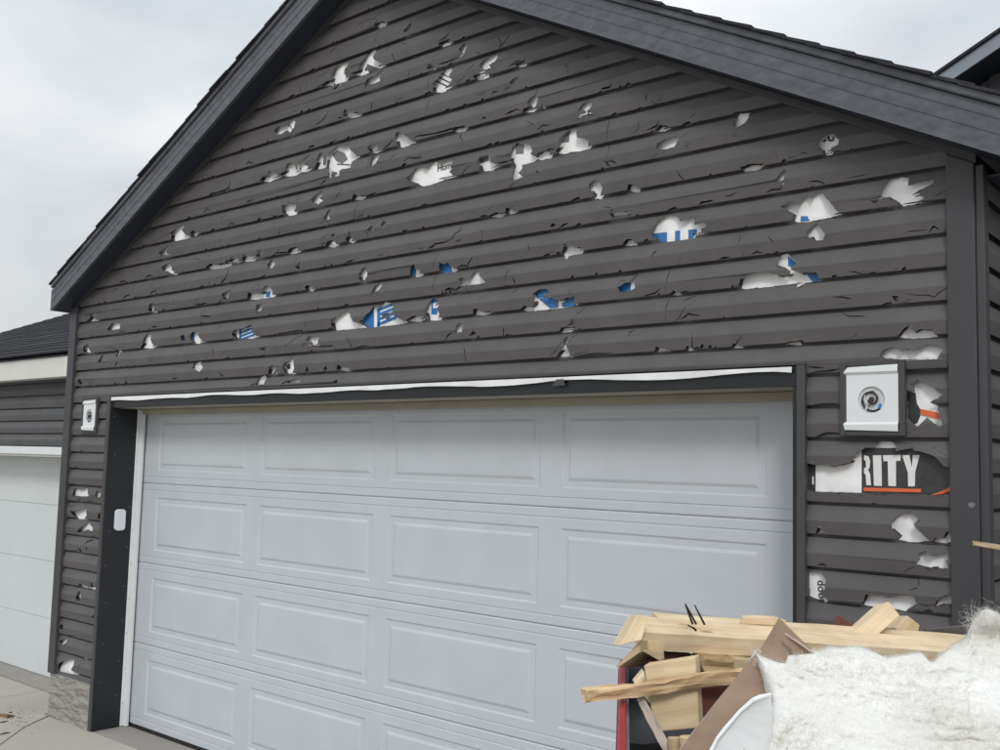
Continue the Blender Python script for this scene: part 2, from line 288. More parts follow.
# ---- damage read off the photograph; tiles: origin x, origin y, pixels per unit; H hole, c thin crack, C wide crack
DMG = """
T 300 0 .14
H 235,585 262,480 300,455 360,450 330,500 325,540 340,550 330,570 240,590
H 360,530 430,515 455,450 490,380 520,355 540,370 525,410 545,440 600,465 560,480 500,460 470,500 480,510 430,530
H 245,635 280,595 290,600 275,645
H 480,630 490,575 545,545 590,500 580,560 585,580 530,600 500,605
H 755,240 805,170 810,190 790,220
c 450,340 470,290 490,265
c 415,205 440,175 500,145 555,140 565,130 580,75
c 540,325 560,270 565,190
H 545,185 560,165 610,155 600,175 560,190
c 135,600 140,560 215,505
c 50,580 65,610 45,650
H 160,610 200,590 230,585 225,600
c 925,660 930,500
c 960,450 960,410 1000,385
H 920,490 930,470 970,475 950,490
c 690,720 695,680
T 440 0 .14
H -35,650 -30,600 0,570 35,500 65,485 90,505 68,545 97,575 80,600 30,640 0,650
H 0,320 30,305 85,290 60,310 10,325
C 0,305 60,270 85,235
H 150,360 180,310 195,320 195,350 185,385 165,370
C 0,465 60,450 110,430 185,395
H 295,475 310,440 400,385 415,415 400,445 330,485
H 320,500 365,480 375,490 330,500
H 250,550 280,530 330,520 340,540 300,555 260,560
C 500,485 560,445 620,430
c 605,460 625,390
H 545,470 580,450 620,440 600,460 570,470
c 575,345 580,400
c 450,455 445,490
H 515,600 530,575 560,560 580,565 565,590 525,605
C 470,645 530,615
c 280,690 340,660
C 380,680 400,660 430,660
H 645,740 655,715 690,690 715,705 690,725 655,745
c 680,710 705,635
T 580 40 .14
H 0,510 20,470 65,440 88,455 85,490 60,510 40,500
C 0,570 40,540 120,535
c 205,720 215,560
c 380,680 430,640 430,600 465,575
H 545,645 580,620 640,625 600,640
C 490,650 560,620 580,580
C 160,355 220,345 240,320
C 570,440 595,420
T 600 100 .14
H 420,350 425,320 460,300 550,265 570,285 540,335 480,350
c 550,265 555,205
c 570,280 640,235
c 590,310 630,340 665,300
c 430,355 425,390 370,420
C 60,480 70,440 100,440 130,460
c 65,430 65,300
H 210,640 215,610 270,630 275,650 235,648
c 900,690 940,690 1000,660
C 730,740 800,725 820,730
T 720 80 .14
H 125,250 135,240 195,235 200,265 185,300 130,340 105,325 125,290
c 115,395 145,345
C 100,405 140,405
c 405,510 425,575
H 155,640 215,615 330,605 260,630 170,642
H 710,480 715,445 760,410 800,395 855,440 850,460 800,485 795,520 755,525 745,490
c 570,545 600,525 645,535
C 500,565 550,550
H 415,715 440,680 465,650 480,670 465,690 460,715 440,720
T 830 130 .14
H 385,475 400,440 390,410 430,360 500,340 555,350 560,410 620,395 755,362 740,380 650,430 600,455 590,480 640,470 670,495 640,505 520,530 490,500 440,475 400,480
C 300,510 330,520 390,485
C 330,575 400,560
c 750,480 790,460 835,440
c 125,350 280,320
T 830 220 .14
c 530,100 580,85 700,75
C 710,95 750,50 790,75
C 820,95 845,60
c 550,530 620,540 710,540 755,555 790,520 845,490 850,440
H 460,550 490,555 500,575 480,575
c 490,570 540,595 585,565
c 110,675 150,690 260,690
C 470,355 500,350
T 220 85 .14
H 405,330 420,305 480,295 500,260 520,245 545,270 540,310 520,345 495,320 450,350 425,355
c 525,205 540,190 575,185
C 700,285 750,255 780,205 790,155
H 895,220 905,180 930,200 1000,205 990,215 930,225
C 850,240 890,235
H 300,680 320,660 350,650 370,620 400,640 430,650 400,660 340,685
H 435,640 480,620 495,565 520,560 545,575 560,620 530,640 500,645
H 565,615 570,570 600,545 650,490 620,550 610,580 655,590 620,610
H 690,595 710,550 720,490 745,490 750,530 745,580 700,600
H 770,580 780,510 800,485 840,440 880,450 930,430 940,470 985,510 940,535 940,590 865,605 865,650 845,655 840,620 810,615 805,665 790,665 785,600
C 725,720 765,685 785,660
C 200,575 215,555 250,560
C 490,500 505,490
C 640,450 690,435
c 60,740 95,690
C 160,715 170,690
T 340 85 .14
c 635,200 640,130 655,80
c 405,120 410,75
c 410,130 430,105 480,95
H 230,480 215,450 240,435 275,440 285,460 250,475
H 230,570 235,515 260,500 285,510 270,560 245,580
c 215,440 230,365
c 210,620 220,490
H 415,385 410,350 430,340 450,360 490,380 530,415 500,410 450,440 425,435
C 320,460 360,430 400,395
C 530,395 560,370 700,350 800,320 900,300
H 810,325 840,310 870,310 905,295 880,325 830,330
c 575,350 590,300
C 465,555 500,525 560,525 600,520
c 565,515 575,480
c 535,475 530,450 560,435
H 495,670 520,650 540,600 580,590 620,605 645,575 670,545 690,560 720,570 760,545 820,545 800,580 810,600 790,630 820,645 740,660 700,680 600,715 570,710 545,690 510,690
T 470 85 .14
H 430,140 440,115 490,90 500,110 470,130 440,145
H 375,190 440,160 500,120 480,150 440,180
c 465,105 485,30
H 505,155 520,145 530,160
C 260,215 300,200 340,180 370,185
C 95,250 115,235 130,245
c 500,280 510,255
C 490,330 530,295 590,290
C 775,255 800,225 850,210 905,215
H 75,560 80,525 130,505 155,520 155,560 205,575 150,600 90,605
C 205,560 240,560 300,545
c 165,540 220,500
H 305,540 315,440 340,415 380,425 410,430 435,425 455,480 440,500 470,520 440,545 370,565 372,600 350,635 390,660 330,680 318,630 325,590 320,560
H 465,520 500,495 530,475 580,480 570,510 500,525
C 510,480 560,462 620,465
H 625,480 660,440 655,400 680,355 720,325 780,315 760,345 775,390 820,395 855,410 850,440 780,460 720,465 660,480
c 340,690 320,720 290,740
T 140 180 .14
H 235,430 240,380 270,350 300,325 325,340 310,365 330,390 355,405 300,420
H 370,385 395,362 410,375 385,395
H 150,525 200,480 235,465 210,500 205,525 165,540
c 165,540 260,530
H 170,630 190,605 220,600 240,625 235,645 260,665 245,672 200,655
c 225,595 250,565
C 465,240 490,210 515,215
C 770,165 800,150 820,145
c 605,230 590,330
c 600,355 580,475
C 515,100 550,95 600,80 650,60 660,10
C 735,40 740,15
C 640,330 670,310 690,325
C 940,260 965,250
H 480,625 510,605 560,610 600,600 640,610 600,625 520,632
C 595,580 600,540
H 615,600 630,575 645,600
H 640,580 680,550 720,580 690,585
H 735,575 750,545 800,545 835,550 800,575
H 840,550 860,505 890,525 870,545
H 925,605 940,570 975,600 960,630 935,625
C 500,740 520,725
C 590,740 630,700 640,640
C 45,700 80,685 110,695
T 270 170 .14
H 325,235 310,215 340,180 375,150 380,190 365,210 390,225 370,235 365,250 345,235
H 100,260 205,245 195,270 180,295 175,315 130,322 105,300
c 205,245 215,210 228,175
H 595,205 620,170 625,190 680,190 650,205
C 680,195 730,180 775,160
H 400,350 410,325 420,295 435,280 445,300 430,325 440,350 410,360
C 370,385 400,365
c 620,350 670,325 685,290
H 710,432 735,405 765,425 735,443
c 735,405 740,380 760,380
H 805,385 815,370 835,375 840,400 825,415
c 785,340 815,365
H 405,540 430,515 470,510 480,530 450,545
H 450,470 465,455 485,480 470,490
c 375,500 410,470 450,460
C 375,540 410,520
H 555,500 575,470 580,445 590,480 600,500 580,518
C 20,620 60,595 140,590
H 130,595 150,570 200,550 215,575 160,590
c 190,550 210,460
c 190,690 205,600
H 195,695 235,660 240,685 215,705
C 545,665 610,645
C 785,615 820,605
C 120,435 140,435
T 400 170 .14
c 635,310 650,290 680,255
H 640,325 690,315 745,315 710,330
H 765,305 770,280 830,295 790,305
c 800,285 845,240
C 580,335 640,330
C 140,565 180,560
C 205,565 245,550 265,530 325,520 390,495 400,465 435,440 445,395
C 405,515 450,500
c 600,500 600,440
C 592,440 608,436
c 245,715 275,590
H 295,725 295,670 330,685 350,670 380,700 400,710 370,725 310,728
C 415,705 450,685 500,690 500,670 535,625
C 872,627 888,624
C 105,260 120,245
C 790,125 830,90
T 530 180 .14
H 440,35 465,10 510,25 525,60 515,95 500,125 455,125 475,95 445,65
H 585,240 600,215 610,235 650,230 700,228 722,242 690,245 640,248 605,265
c 485,290 525,240
c 530,195 600,205
H 158,340 170,318 200,330 175,330
C 215,350 250,325 285,312
H 235,530 255,500 255,465 330,490 370,490 365,515 300,525 270,530 265,562 250,555
H 670,460 700,435 740,435 755,455 720,458
C 150,525 190,515
c 765,520 820,510
T 640 190 .14
H 100,320 110,285 140,220 190,190 240,187 285,215 290,235 340,220 375,195 395,225 400,265 475,242 480,260 450,275 445,300 385,310 375,335 320,345 150,362 130,345
c 400,215 420,180
c 610,50 640,50 720,15
C 430,110 450,95 525,80
c 710,395 725,315
C 575,495 650,485
C 745,470 750,450
C 810,460 845,445 885,455
c 195,715 215,560
T 720 180 .14
H 450,195 520,168 590,195 600,140 620,120 670,140 690,100 715,90 790,170 830,225 860,232 800,250 690,270 640,285 560,290 530,285 545,245 510,220
C 470,25 440,70 380,75 340,95
H 640,390 650,355 690,318 715,345 755,400 745,425 700,430 690,405 655,410
C 705,445 715,452
H 430,540 465,530 490,545 550,600 515,615 515,650 480,620 430,610
T 730 240 .14
H 80,340 90,290 120,265 220,245 290,250 370,270 440,260 450,225 520,255 540,245 625,245 640,280 560,290 480,295 370,310 250,325 100,340
c 50,265 95,265
H 470,320 520,308 500,325 475,333
c 430,360 470,335
c 800,520 850,545 980,548
c 870,705 930,665
H 370,742 500,730 500,740
T 75 280 .14
H 120,270 130,245 145,270 160,285 90,290 120,282
H 245,355 270,315 300,305 335,320 335,345 290,352
c 335,310 355,285
C 315,375 370,365
H 540,220 545,180 565,165 575,200 570,228
H 475,482 500,460 510,395 545,382 550,420 560,455 575,470 540,482
H 75,510 75,480 100,460 110,490 125,520
H 305,500 325,510 315,545 300,545
c 225,495 250,480 310,490
H 180,580 195,540 210,530 205,580 190,590
c 190,620 195,590
C 295,615 330,575
c 540,595 570,555 565,500
C 420,605 430,590
c 745,575 745,520 770,470 765,350
c 400,425 430,410 450,380
H 850,445 840,420 830,400 855,375 890,375 895,410 920,435 870,450
H 775,430 770,405 790,395 800,430
c 910,300 915,250 940,200
C 915,258 985,265
c 895,360 910,330
H 850,625 850,600 885,585 905,610 920,630 905,655 880,640
H 35,720 50,705 65,740 50,745
c 280,700 300,665 320,650
C 350,135 380,115 405,110
C 545,105 570,82 600,80
C 330,15 375,10
c 745,70 765,0
C 960,35 980,15
C 555,350 570,335 600,335
C 870,180 960,165
C 705,705 750,705
T 190 270 .14
H 245,175 305,145 295,180 270,210 250,200
c 300,145 340,95
C 185,260 240,215
H 420,205 430,165 445,170 530,175 540,130 560,112 600,150 600,185 500,200
c 460,160 475,105
H 835,125 850,115 890,135 870,148 845,145
H 490,290 487,255 515,245 528,275 515,295
C 500,305 505,320
H 315,460 330,435 360,430 410,420 435,400 455,405 450,445 485,475 440,482 340,488
C 230,95 270,60 285,5
C 140,105 155,88
c 10,130 40,115
c 225,615 265,585 275,515
H 510,568 550,553 575,570 545,575
c 630,595 632,555
c 695,580 700,540 760,490 810,460
C 835,375 838,405
C 640,455 700,450 810,430
H 840,510 850,480 885,480 930,480 925,525 900,535 885,505 860,500
c 810,555 840,510
C 855,585 865,540 930,545 1000,545
H 680,700 690,670 715,650 730,625 750,670 755,700 740,735 690,735
c 675,730 680,630
H 575,740 580,700 600,685 630,705 600,740
H 845,725 850,695 860,720
T 240 320 .14
H 705,350 715,325 740,345 805,352 760,360
H 485,370 490,335 500,365
H 610,350 625,335 640,355
H 120,460 135,415 165,398 185,415 180,455
C 80,470 120,455
H 340,440 440,418 435,440 360,445
C 305,460 350,435
H 685,440 700,428 710,445
c 865,340 875,290
C 850,195 940,190
c 270,235 275,190
T 320 260 .14
H 95,440 130,410 205,360 225,400 250,450 300,465 330,475 240,485 105,495
H 300,440 340,400 365,380 385,330 400,345 420,350 450,305 500,310 535,345 530,370 460,385 450,410 460,430 530,390 545,410 620,440 500,460 440,465 400,475 340,478
H 620,430 680,405 760,415 700,435
H 770,370 790,300 810,280 850,300 830,340 860,320 850,350 860,390 855,425 780,425
H 295,130 300,95 320,60 340,58 355,100 330,140 305,150
c 355,60 375,35
c 230,75 250,55
H 385,235 400,190 430,165 445,175 430,210 405,235
c 815,240 825,150 840,85
C 900,220 930,205 1000,215
c 275,310 300,280
C 270,625 360,615
C 20,620 110,615
H 660,110 665,60 685,40 690,75 725,80 720,110 680,115
T 420 250 .14
C 185,295 200,285 265,290 310,260 330,255
H 290,210 310,205 335,220 370,225 380,180 405,150 435,175 435,195 480,235 440,240 330,250 310,230
c 450,185 510,140
c 665,350 668,300 715,265
c 425,360 475,320
H 390,455 395,430 430,430 445,450 520,440 450,460
c 500,450 540,420
H 265,585 275,545 290,525 315,545 312,582
C 190,645 215,610 260,580
H 365,612 395,578 415,595
T 510 270 .14
H 85,280 110,265 170,270 195,245 195,205 178,175 215,145 260,137 285,155 240,185 255,210 300,205 345,225 400,220 440,195 470,180 465,240 400,258 290,270 120,288
H 785,135 830,105 865,95 915,35 890,90 905,130 870,145 800,150
c 770,130 790,80 840,75
c 475,300 500,310 545,260
c 250,305 320,280
C 400,415 450,390
H 440,390 460,355 470,380
H 355,440 380,420 490,415 420,432
c 290,620 330,590 400,490
H 395,500 410,480 418,520 405,525
H 340,615 385,580 410,540 430,590 440,612
c 430,530 450,480 490,455
c 460,605 550,590 570,560
C 470,620 600,605 740,595
T 620 260 .14
C 445,425 490,400 490,385 580,400
c 340,220 355,70
c 335,440 340,330 355,265
C 180,260 260,240 300,210
H 360,245 400,225 430,240
C 430,240 500,225
H 260,650 270,625 350,645
H 475,640 490,620 520,640
H 580,625 600,605 615,625
H 800,620 820,603 880,620
T 800 320 .16
H 620,105 690,35 700,70 720,90 760,68 830,72 850,95 700,108
H 525,220 540,190 580,175 620,185 640,210 680,185 710,205 740,195 800,160 850,170 900,185 860,240 640,240 540,232
c 310,120 375,95
H 680,450 730,460 735,420 715,400 740,383 800,410 830,430 890,470 810,515 855,545 850,560 870,610 895,660 880,660 800,600 740,660 720,640 690,610 680,500
C 60,545 150,530 250,525
C 60,340 140,325 250,310
C 60,295 160,300
C 90,740 180,710 280,715
c 865,610 930,590
T 800 430 .16
H 55,210 95,225 190,225 200,240 330,210 370,170 365,145 420,120 480,115 480,105 500,80 570,78 600,110 600,140 690,125 720,110 705,135 770,145 850,175 900,230 955,245 960,390 900,400 400,385 95,375 55,370
c 815,115 850,100 845,130
c 870,130 935,165
H 590,595 600,560 640,525 700,525 740,560 710,585 730,620 810,690 700,695 610,680 640,660 595,620
H 105,640 125,615 170,638
H 830,690 855,680 880,690 910,680 930,640 960,630 955,690 900,700
T 800 500 .16
C 115,405 150,400 180,410
H 740,400 770,370 750,340 790,325 800,350 830,360 870,345 920,335 925,365 910,380 930,420 870,420 850,405 810,415
c 640,460 690,430 730,415
c 680,565 735,550 745,520 735,490
H 60,440 130,460 160,500 160,550 125,590 180,630 150,635 95,610 60,600
H 400,655 425,595 520,605 560,620 640,600 720,605 725,640 650,690 560,670 450,660
c 720,640 800,660 850,650
H 850,665 880,615 950,595 965,600 965,650 890,640
T 50 470 .0933
H 265,270 270,200 340,215 400,195 415,240 440,275 350,275
H 510,260 510,225 540,240 560,260 550,295 515,290
C 310,320 350,310 340,330
C 390,335 490,340
H 240,440 310,450 405,400 410,480 385,520 290,520
c 215,400 290,370
H 530,520 545,460 575,460 575,525
H 310,670 370,600 420,550 435,590 480,625 475,660 430,625 400,640 340,660
T 45 540 .10667
H 335,115 345,60 360,110
C 210,105 320,100 330,55
C 380,50 400,15 460,0
H 395,75 415,70 410,85
H 325,425 345,410 400,440 440,450 455,395 470,440 500,450 480,470 400,450 350,440
H 310,540 325,490 340,480 355,545 330,560
H 455,715 480,700 480,730
T 35 610 .1733
H 150,100 160,85 185,95 165,110
H 150,180 185,160 190,185 170,200
C 200,145 240,150
H 270,275 295,275 290,290
H 130,345 150,310 190,290 230,285 235,315 215,345 255,375 200,362
c 250,370 270,330 280,290
"""
rnd = random.Random(5)
def wallpt(x, y, Y=.006):
    p = hit(x, y, Y); return (p.x, p.z)
def ragged(poly, amp=.0012):
    out = []
    for i, a in enumerate(poly):
        b = poly[(i+1) % len(poly)]; d = math.hypot(b[0]-a[0], b[1]-a[1]); n = max(1, int(d/.009)); out.append(a)
        for k in range(1, n):
            t = (k+rnd.uniform(-.25, .25))/n; out.append((a[0]+(b[0]-a[0])*t+rnd.uniform(-amp, amp), a[1]+(b[1]-a[1])*t+rnd.uniform(-amp, amp)))
    return out
def crack(line, wd):
    n = len(line); Lp, Rp = [], []
    for i, p in enumerate(line):
        a, b = line[max(0, i-1)], line[min(n-1, i+1)]; dx, dz = b[0]-a[0], b[1]-a[1]; d = math.hypot(dx, dz) or 1
        h = wd*(.3 if i in (0, n-1) else .75+.5*rnd.random())/2
        Lp.append((p[0]-dz/d*h, p[1]+dx/d*h)); Rp.append((p[0]+dz/d*h, p[1]-dx/d*h))
    return Lp+Rp[::-1]
def dens(line):
    out = []
    for a, b in zip(line, line[1:]):
        d = math.hypot(b[0]-a[0], b[1]-a[1]); n = max(1, int(d/.02))
        for k in range(n):
            t = k/n; j = .0012 if k else 0; out.append((a[0]+(b[0]-a[0])*t+rnd.uniform(-j, j), a[1]+(b[1]-a[1])*t+rnd.uniform(-j, j)))
    return out+[line[-1]]
def grow(pl, d):
    ar = sum(a[0]*b[1]-b[0]*a[1] for a, b in zip(pl, pl[1:]+pl[:1])); sg = 1 if ar > 0 else -1; out = []
    for i, p in enumerate(pl):
        a, b = pl[i-1], pl[(i+1) % len(pl)]; tx_, tz_ = b[0]-a[0], b[1]-a[1]; k = math.hypot(tx_, tz_) or 1
        out.append((p[0]+sg*tz_/k*d, p[1]-sg*tx_/k*d))
    return out
HOLES = []
tx = ty = tk = 0
for ln in DMG.strip().splitlines():
    q = ln.split()
    if q[0] == 'T': tx, ty, tk = map(float, q[1:]); continue
    pts = [tuple(map(float, s.split(','))) for s in q[1:]]
    wpts = [wallpt(tx+u*tk, ty+v*tk) for u, v in pts]
    if q[0] == 'H': HOLES.append((ragged(grow(wpts, .0046)), True))
    else: HOLES.append((crack(dens(wpts), .0032 if q[0] == 'c' else .0085), False))
# small nicks along the drip edges
for k in range(-17, 18):
    zl = Z0+k*SP
    for i in range(24 if k >= 0 else 5):
        x = -5.85+5.83*rnd.random()**1.35
        if zl > rz(x)-.1 or (k < 0 and -5.4 < x < -.49): continue
        wd, hh = rnd.uniform(.005, .03)*rnd.uniform(.5, 1.3), rnd.uniform(.003, .013)
        HOLES.append(([(x-wd, zl-.004), (x-wd*.5, zl+hh*rnd.uniform(.5, 1)), (x+wd*rnd.uniform(0, .5), zl+hh), (x+wd, zl-.004)], False))
# short splits starting at a lip or in the field of a board
for i in range(150):
    x = -5.8+5.75*rnd.random()**1.25; k = rnd.randint(0, 15); zl = Z0+k*SP
    if zl > rz(x)-.14: continue
    z = zl+(0 if rnd.random() < .6 else rnd.uniform(.02, .08)); pl = [(x, z)]; a = rnd.uniform(.3, 2.8)
    for q in range(rnd.randint(2, 4)):
        a += rnd.uniform(-.7, .7); d = rnd.uniform(.008, .03); pl.append((pl[-1][0]+math.cos(a)*d, min(pl[-1][1]+abs(math.sin(a))*d, zl+SP-.006)))
    HOLES.append((crack(pl, rnd.uniform(.0025, .006)), False))
HB = [(min(p[0] for p in h), max(p[0] for p in h), min(p[1] for p in h), max(p[1] for p in h)) for h, _ in HOLES]
def inside(x, z, poly):
    r = False; j = len(poly)-1
    for i in range(len(poly)):
        xi, zi = poly[i]; xj, zj = poly[j]
        if (zi > z) != (zj > z) and x < (xj-xi)*(z-zi)/(zj-zi)+xi: r = not r
        j = i
    return r
EXT = .034
PROF = [(0, -.0040), (.002, -.0052), (.047, -.0100), (.0505, -.0095), (SP-.0115, .0085), (SP-.0098, .0192), (SP+EXT, .0202)]
def prof(t):
    for (a, ya), (b, yb) in zip(PROF, PROF[1:]):
        if t <= b: return ya+(yb-ya)*max(0, (t-a))/(b-a)
    return PROF[-1][1]
def course(zl, outer):
    """outer: convex polygon (x,z). Returns verts, faces of one siding course with its holes cut"""
    x0, x1 = min(p[0] for p in outer), max(p[0] for p in outer); z0, z1 = min(p[1] for p in outer), max(p[1] for p in outer)
    hs = [i for i, b in enumerate(HB) if b[0] < x1 and b[1] > x0 and b[2] < z1 and b[3] > z0]
    v, e = [], []
    def loop(pl):
        n = len(v); v.extend(Vector(p) for p in pl); e.extend((n+i, n+(i+1) % len(pl)) for i in range(len(pl)))
    loop(outer)
    for t, _ in PROF[1:-1]:
        z = zl+t
        if z0 < z < z1:
            n = len(v); v.extend([Vector((x0-.05, z)), Vector((x1+.05, z))]); e.append((n, n+1))
    edgeset = []
    for i in hs:
        pl = HOLES[i][0]; loop(pl); edgeset.append(pl)
        if HOLES[i][1]:
            v.extend(Vector(p) for p in grow(pl, .006)); v.extend(Vector(p) for p in grow(pl, .015)[::2])
    vo, eo, fo, _, _, _ = delaunay_2d_cdt(v, e, [], 0, 1e-6)
    keep = []; groove = []
    for f in fo:
        cx = sum(vo[i].x for i in f)/len(f); cz = sum(vo[i].y for i in f)/len(f)
        if not inside(cx, cz, outer): continue
        st_ = 0
        for i in hs:
            if HB[i][0] <= cx <= HB[i][1] and HB[i][2] <= cz <= HB[i][3] and inside(cx, cz, HOLES[i][0]):
                st_ = 2 if HOLES[i][1] else max(st_, 1)
                if st_ == 2: break
        if st_ == 2: continue
        if st_ == 1:
            if cz-zl < SP-.012: groove.append(tuple(f))
            else: keep.append(tuple(f))
        else: keep.append(tuple(f))
    used = sorted({i for f in keep for i in f}); mp_ = {a: b for b, a in enumerate(used)}
    hp = set()
    for i in hs:
        if HOLES[i][1]:
            for p in HOLES[i][0]: hp.add((round(p[0], 4), round(p[1], 4)))
    out = []
    for i in used:
        p = vo[i]; y = prof(p.y-zl)
        if (round(p.x, 4), round(p.y, 4)) in hp: y -= rnd.uniform(.003, .007) if rnd.random() < .08 else rnd.uniform(-.0006, .0012)
        out.append((p.x, y, p.y))
    # faces must look towards -Y so that the thickness grows inward
    ff = []
    for f in keep:
        a, b, c = (vo[i] for i in f[:3])
        ff.append(tuple(mp_[i] for i in (f if (b-a).cross(c-a) > 0 else f[::-1])))
    gm = {}
    for f in groove:                       # siding-coloured backing added behind each split so that it looks dark
        for i in f:
            if i not in gm:
                p = vo[i]; gm[i] = len(out); out.append((p.x, min(prof(p.y-zl)+.016, WY-.003), p.y))
        a, b, c = (vo[i] for i in f[:3])
        ff.append(tuple(gm[i] for i in (f if (b-a).cross(c-a) > 0 else f[::-1])))
    return out, ff
def xl(z): return max(-5.884, XC-(ZA-.012-z)/MS)
def xr(z): return min(-.004, XC+(ZA-.012-z)/MS)
def poly_between(z0, z1, a=None, b=None):
    zs = [z0]; zk = ZA-.012-MS*(XC+5.884)
    if z0 < zk < z1: zs.append(zk)
    zk2 = ZA-.012-MS*(-.004-XC)
    if z0 < zk2 < z1: zs.append(zk2)
    zs.append(z1); zs = sorted(zs)
    if a is not None: return [(a, z0), (b, z0), (b, z1), (a, z1)]
    return [(xl(z), z) for z in zs][::-1]+[(xr(z), z) for z in zs]
HEAD = 2.198
for k in range(-18, 19):
    zl = Z0+k*SP; zt = zl+SP+EXT
    if zt > ZA-.02: zt = ZA-.02
    if zl > ZA-.05: continue
    if zl >= HEAD-.09 and zl < HEAD:       # the course the header trim is cut into
        parts = [poly_between(HEAD, zt)]; side = (zl, HEAD)
        parts += [[(-5.884, zl), (-5.392, zl), (-5.392, HEAD-.0008), (-5.884, HEAD-.0008)], [(-.494, zl), (-.004, zl), (-.004, HEAD-.0008), (-.494, HEAD-.0008)]]
    elif zl >= HEAD: parts = [poly_between(zl, zt)]
    else:
        zb = max(zl, .288); parts = [[(-5.884, zb), (-5.392, zb), (-5.392, zt), (-5.884, zt)], [(-.494, zb), (-.004, zb), (-.004, zt), (-.494, zt)]]
    for pl in parts:
        if pl[0][1] == pl[2][1]: continue
        v, f = course(zl, pl)
        if f: mobj('siding_panel', v, f, 'siding', garage, solid=.0013)
# plain courses of the two side walls
def side_course(X, sgn, y0, y1, zl, m, parent):
    v, f = [], []
    for t, yy in PROF:
        for y in (y0, y1): v.append((X+sgn*(.0202-yy), y, zl+t))
    for i in range(len(PROF)-1): f.append((2*i, 2*i+1, 2*i+3, 2*i+2))
    return mobj('siding_panel', v, f, m, parent)
for k in range(-17, 5):
    side_course(XR0-.03, 1, .036, 6.38, Z0+k*SP, 'siding', garage)
    side_course(XL0+.025, -1, .06, 6.38, Z0+k*SP, 'siding', garage)
box('side_wall', XR0-.12, XR0-.031, .115, 6.4, 0, 2.79, 'post', garage)
box('side_wall', XL0+.026, XL0+.12, .115, 6.4, 0, 2.79, 'post', garage)
box('back_wall', XL0+.122, XR0-.122, 6.3, 6.4, 0, 2.79, 'post', garage)

# ---- printed marks and dark grey patches on the wrap
def marks(name, m, tile, polys, lift=.0015, label=None):
    tx, ty, tk = tile
    for i, pl in enumerate(polys):
        pts = [hit(tx+u*tk, ty+v*tk, WY-lift) for u, v in pl]
        o = mobj(name, pts, [tuple(range(len(pts)))], m, wrapo, solid=-.0004)
        if label: tag(o, label)
def bar(x0, y0, x1, y1, h): return [(x0, y0-h), (x1, y1-h), (x1, y1+h), (x0, y0+h)]
marks('wrap_mark', 'print_blue', (640,190,.14), [[(90,312),(192,300),(192,375),(90,385)],[(250,292),(286,289),(286,360),(250,365)],[(345,284),(405,279),(405,300),(378,345),(345,350)]], label='blue stripes printed on the wrap')
marks('wrap_mark', 'print_blue', (720,180,.14), [[(578,258),(625,258),(640,292),(575,296)],[(486,545),(560,605),(515,625),(486,612)]])
marks('wrap_mark', 'print_blue', (730,240,.14), [[(540,235),(640,235),(650,292),(585,295)]])
marks('wrap_mark', 'print_blue', (320,260,.14), [[(290,450),(385,322),(385,485),(340,485)]]+[[(408,350+d),(545,295+d),(545,317+d),(408,372+d)] for d in (0,34,68,102)]+
      [[(408,350),(428,342),(428,480),(408,480)],[(795,280),(860,280),(860,296),(795,310)],[(795,300),(806,300),(806,388),(795,388)],[(806,345),(838,340),(838,388),(806,388)],
       [(655,30),(684,30),(684,120),(655,120)]])
marks('wrap_mark', 'print_blue', (400,170,.14), [[(285,660),(362,660),(372,735),(285,735)]])
marks('wrap_mark', 'print_blue', (510,270,.14), [[(170,150),(290,130),(290,158),(238,195),(195,203)],[(206,206),(288,275),(343,268),(343,195),(250,195)],[(370,238),(470,175),(470,262),(375,265)],[(780,90),(862,90),(862,155),(780,160)]])
marks('wrap_mark', 'print_blue', (190,270,.14), [[(352,470+d),(460,430+d),(460,447+d),(352,487+d)] for d in (-52,-27,-2,23)]+[[(542,155),(572,152),(572,192),(542,195)],[(352,425),(366,420),(366,495),(352,495)]])
marks('wrap_mark', 'print_blue', (75,280,.14), [[(765,385),(803,385),(803,435),(765,435)],[(828,380),(852,372),(852,430),(828,440)]])
marks('wrap_mark', 'flat_grey', (470,85,.14), [[(325,415),(386,425),(382,490),(328,492)],[(650,412),(682,355),(716,322),(706,406)],[(72,530),(130,505),(135,540),(75,560)]])  # flat dark grey patches set on the wrap inside the holes
marks('wrap_mark', 'flat_grey', (220,85,.14), [[(800,495),(840,465),(890,485),(912,530),(872,562),(832,545)],[(812,640),(838,640),(838,622),(812,622)]])
marks('wrap_mark', 'print_black', (440,0,.14), [bar(-20,545,70,590,5), bar(-25,580,60,620,5), bar(0,520,90,562,4)])
marks('wrap_mark', 'print_black', (220,85,.14), [bar(490,285,530,325,4), bar(835,565,930,570,4)])
marks('wrap_mark', 'print_black', (720,80,.14), [[(735,435),(755,420),(762,432),(742,448)],[(765,405),(780,400),(785,425),(800,425),(806,402),(818,408),(812,436),(785,442),(770,430)],bar(775,505,800,500,4),bar(770,505,772,525,5)])
marks('wrap_mark', 'print_black', (190,270,.14), [[(688,690),(705,670),(722,680),(712,690),(722,700),(700,712)]])
marks('wrap_mark', 'flat_grey', (800,430,.16), [[(78,285),(84,285),(84,340),(78,340)]])
marks('wrap_mark', 'print_black', (800,320,.16), [[(672,440),(722,455),(730,520),(752,560),(752,600),(735,640),(720,650),(672,650)]], label='black printed panel edge on the wrap')
marks('wrap_mark', 'print_orange', (800,320,.16), [[(752,555),(860,578),(872,622),(756,592)]], .0028)
marks('wrap_mark', 'print_black', (800,430,.16), [[(40,195),(97,200),(97,385),(40,380)],[(386,112),(610,112),(990,140),(990,410),(386,395)]], label='black printed banner on the wrap')
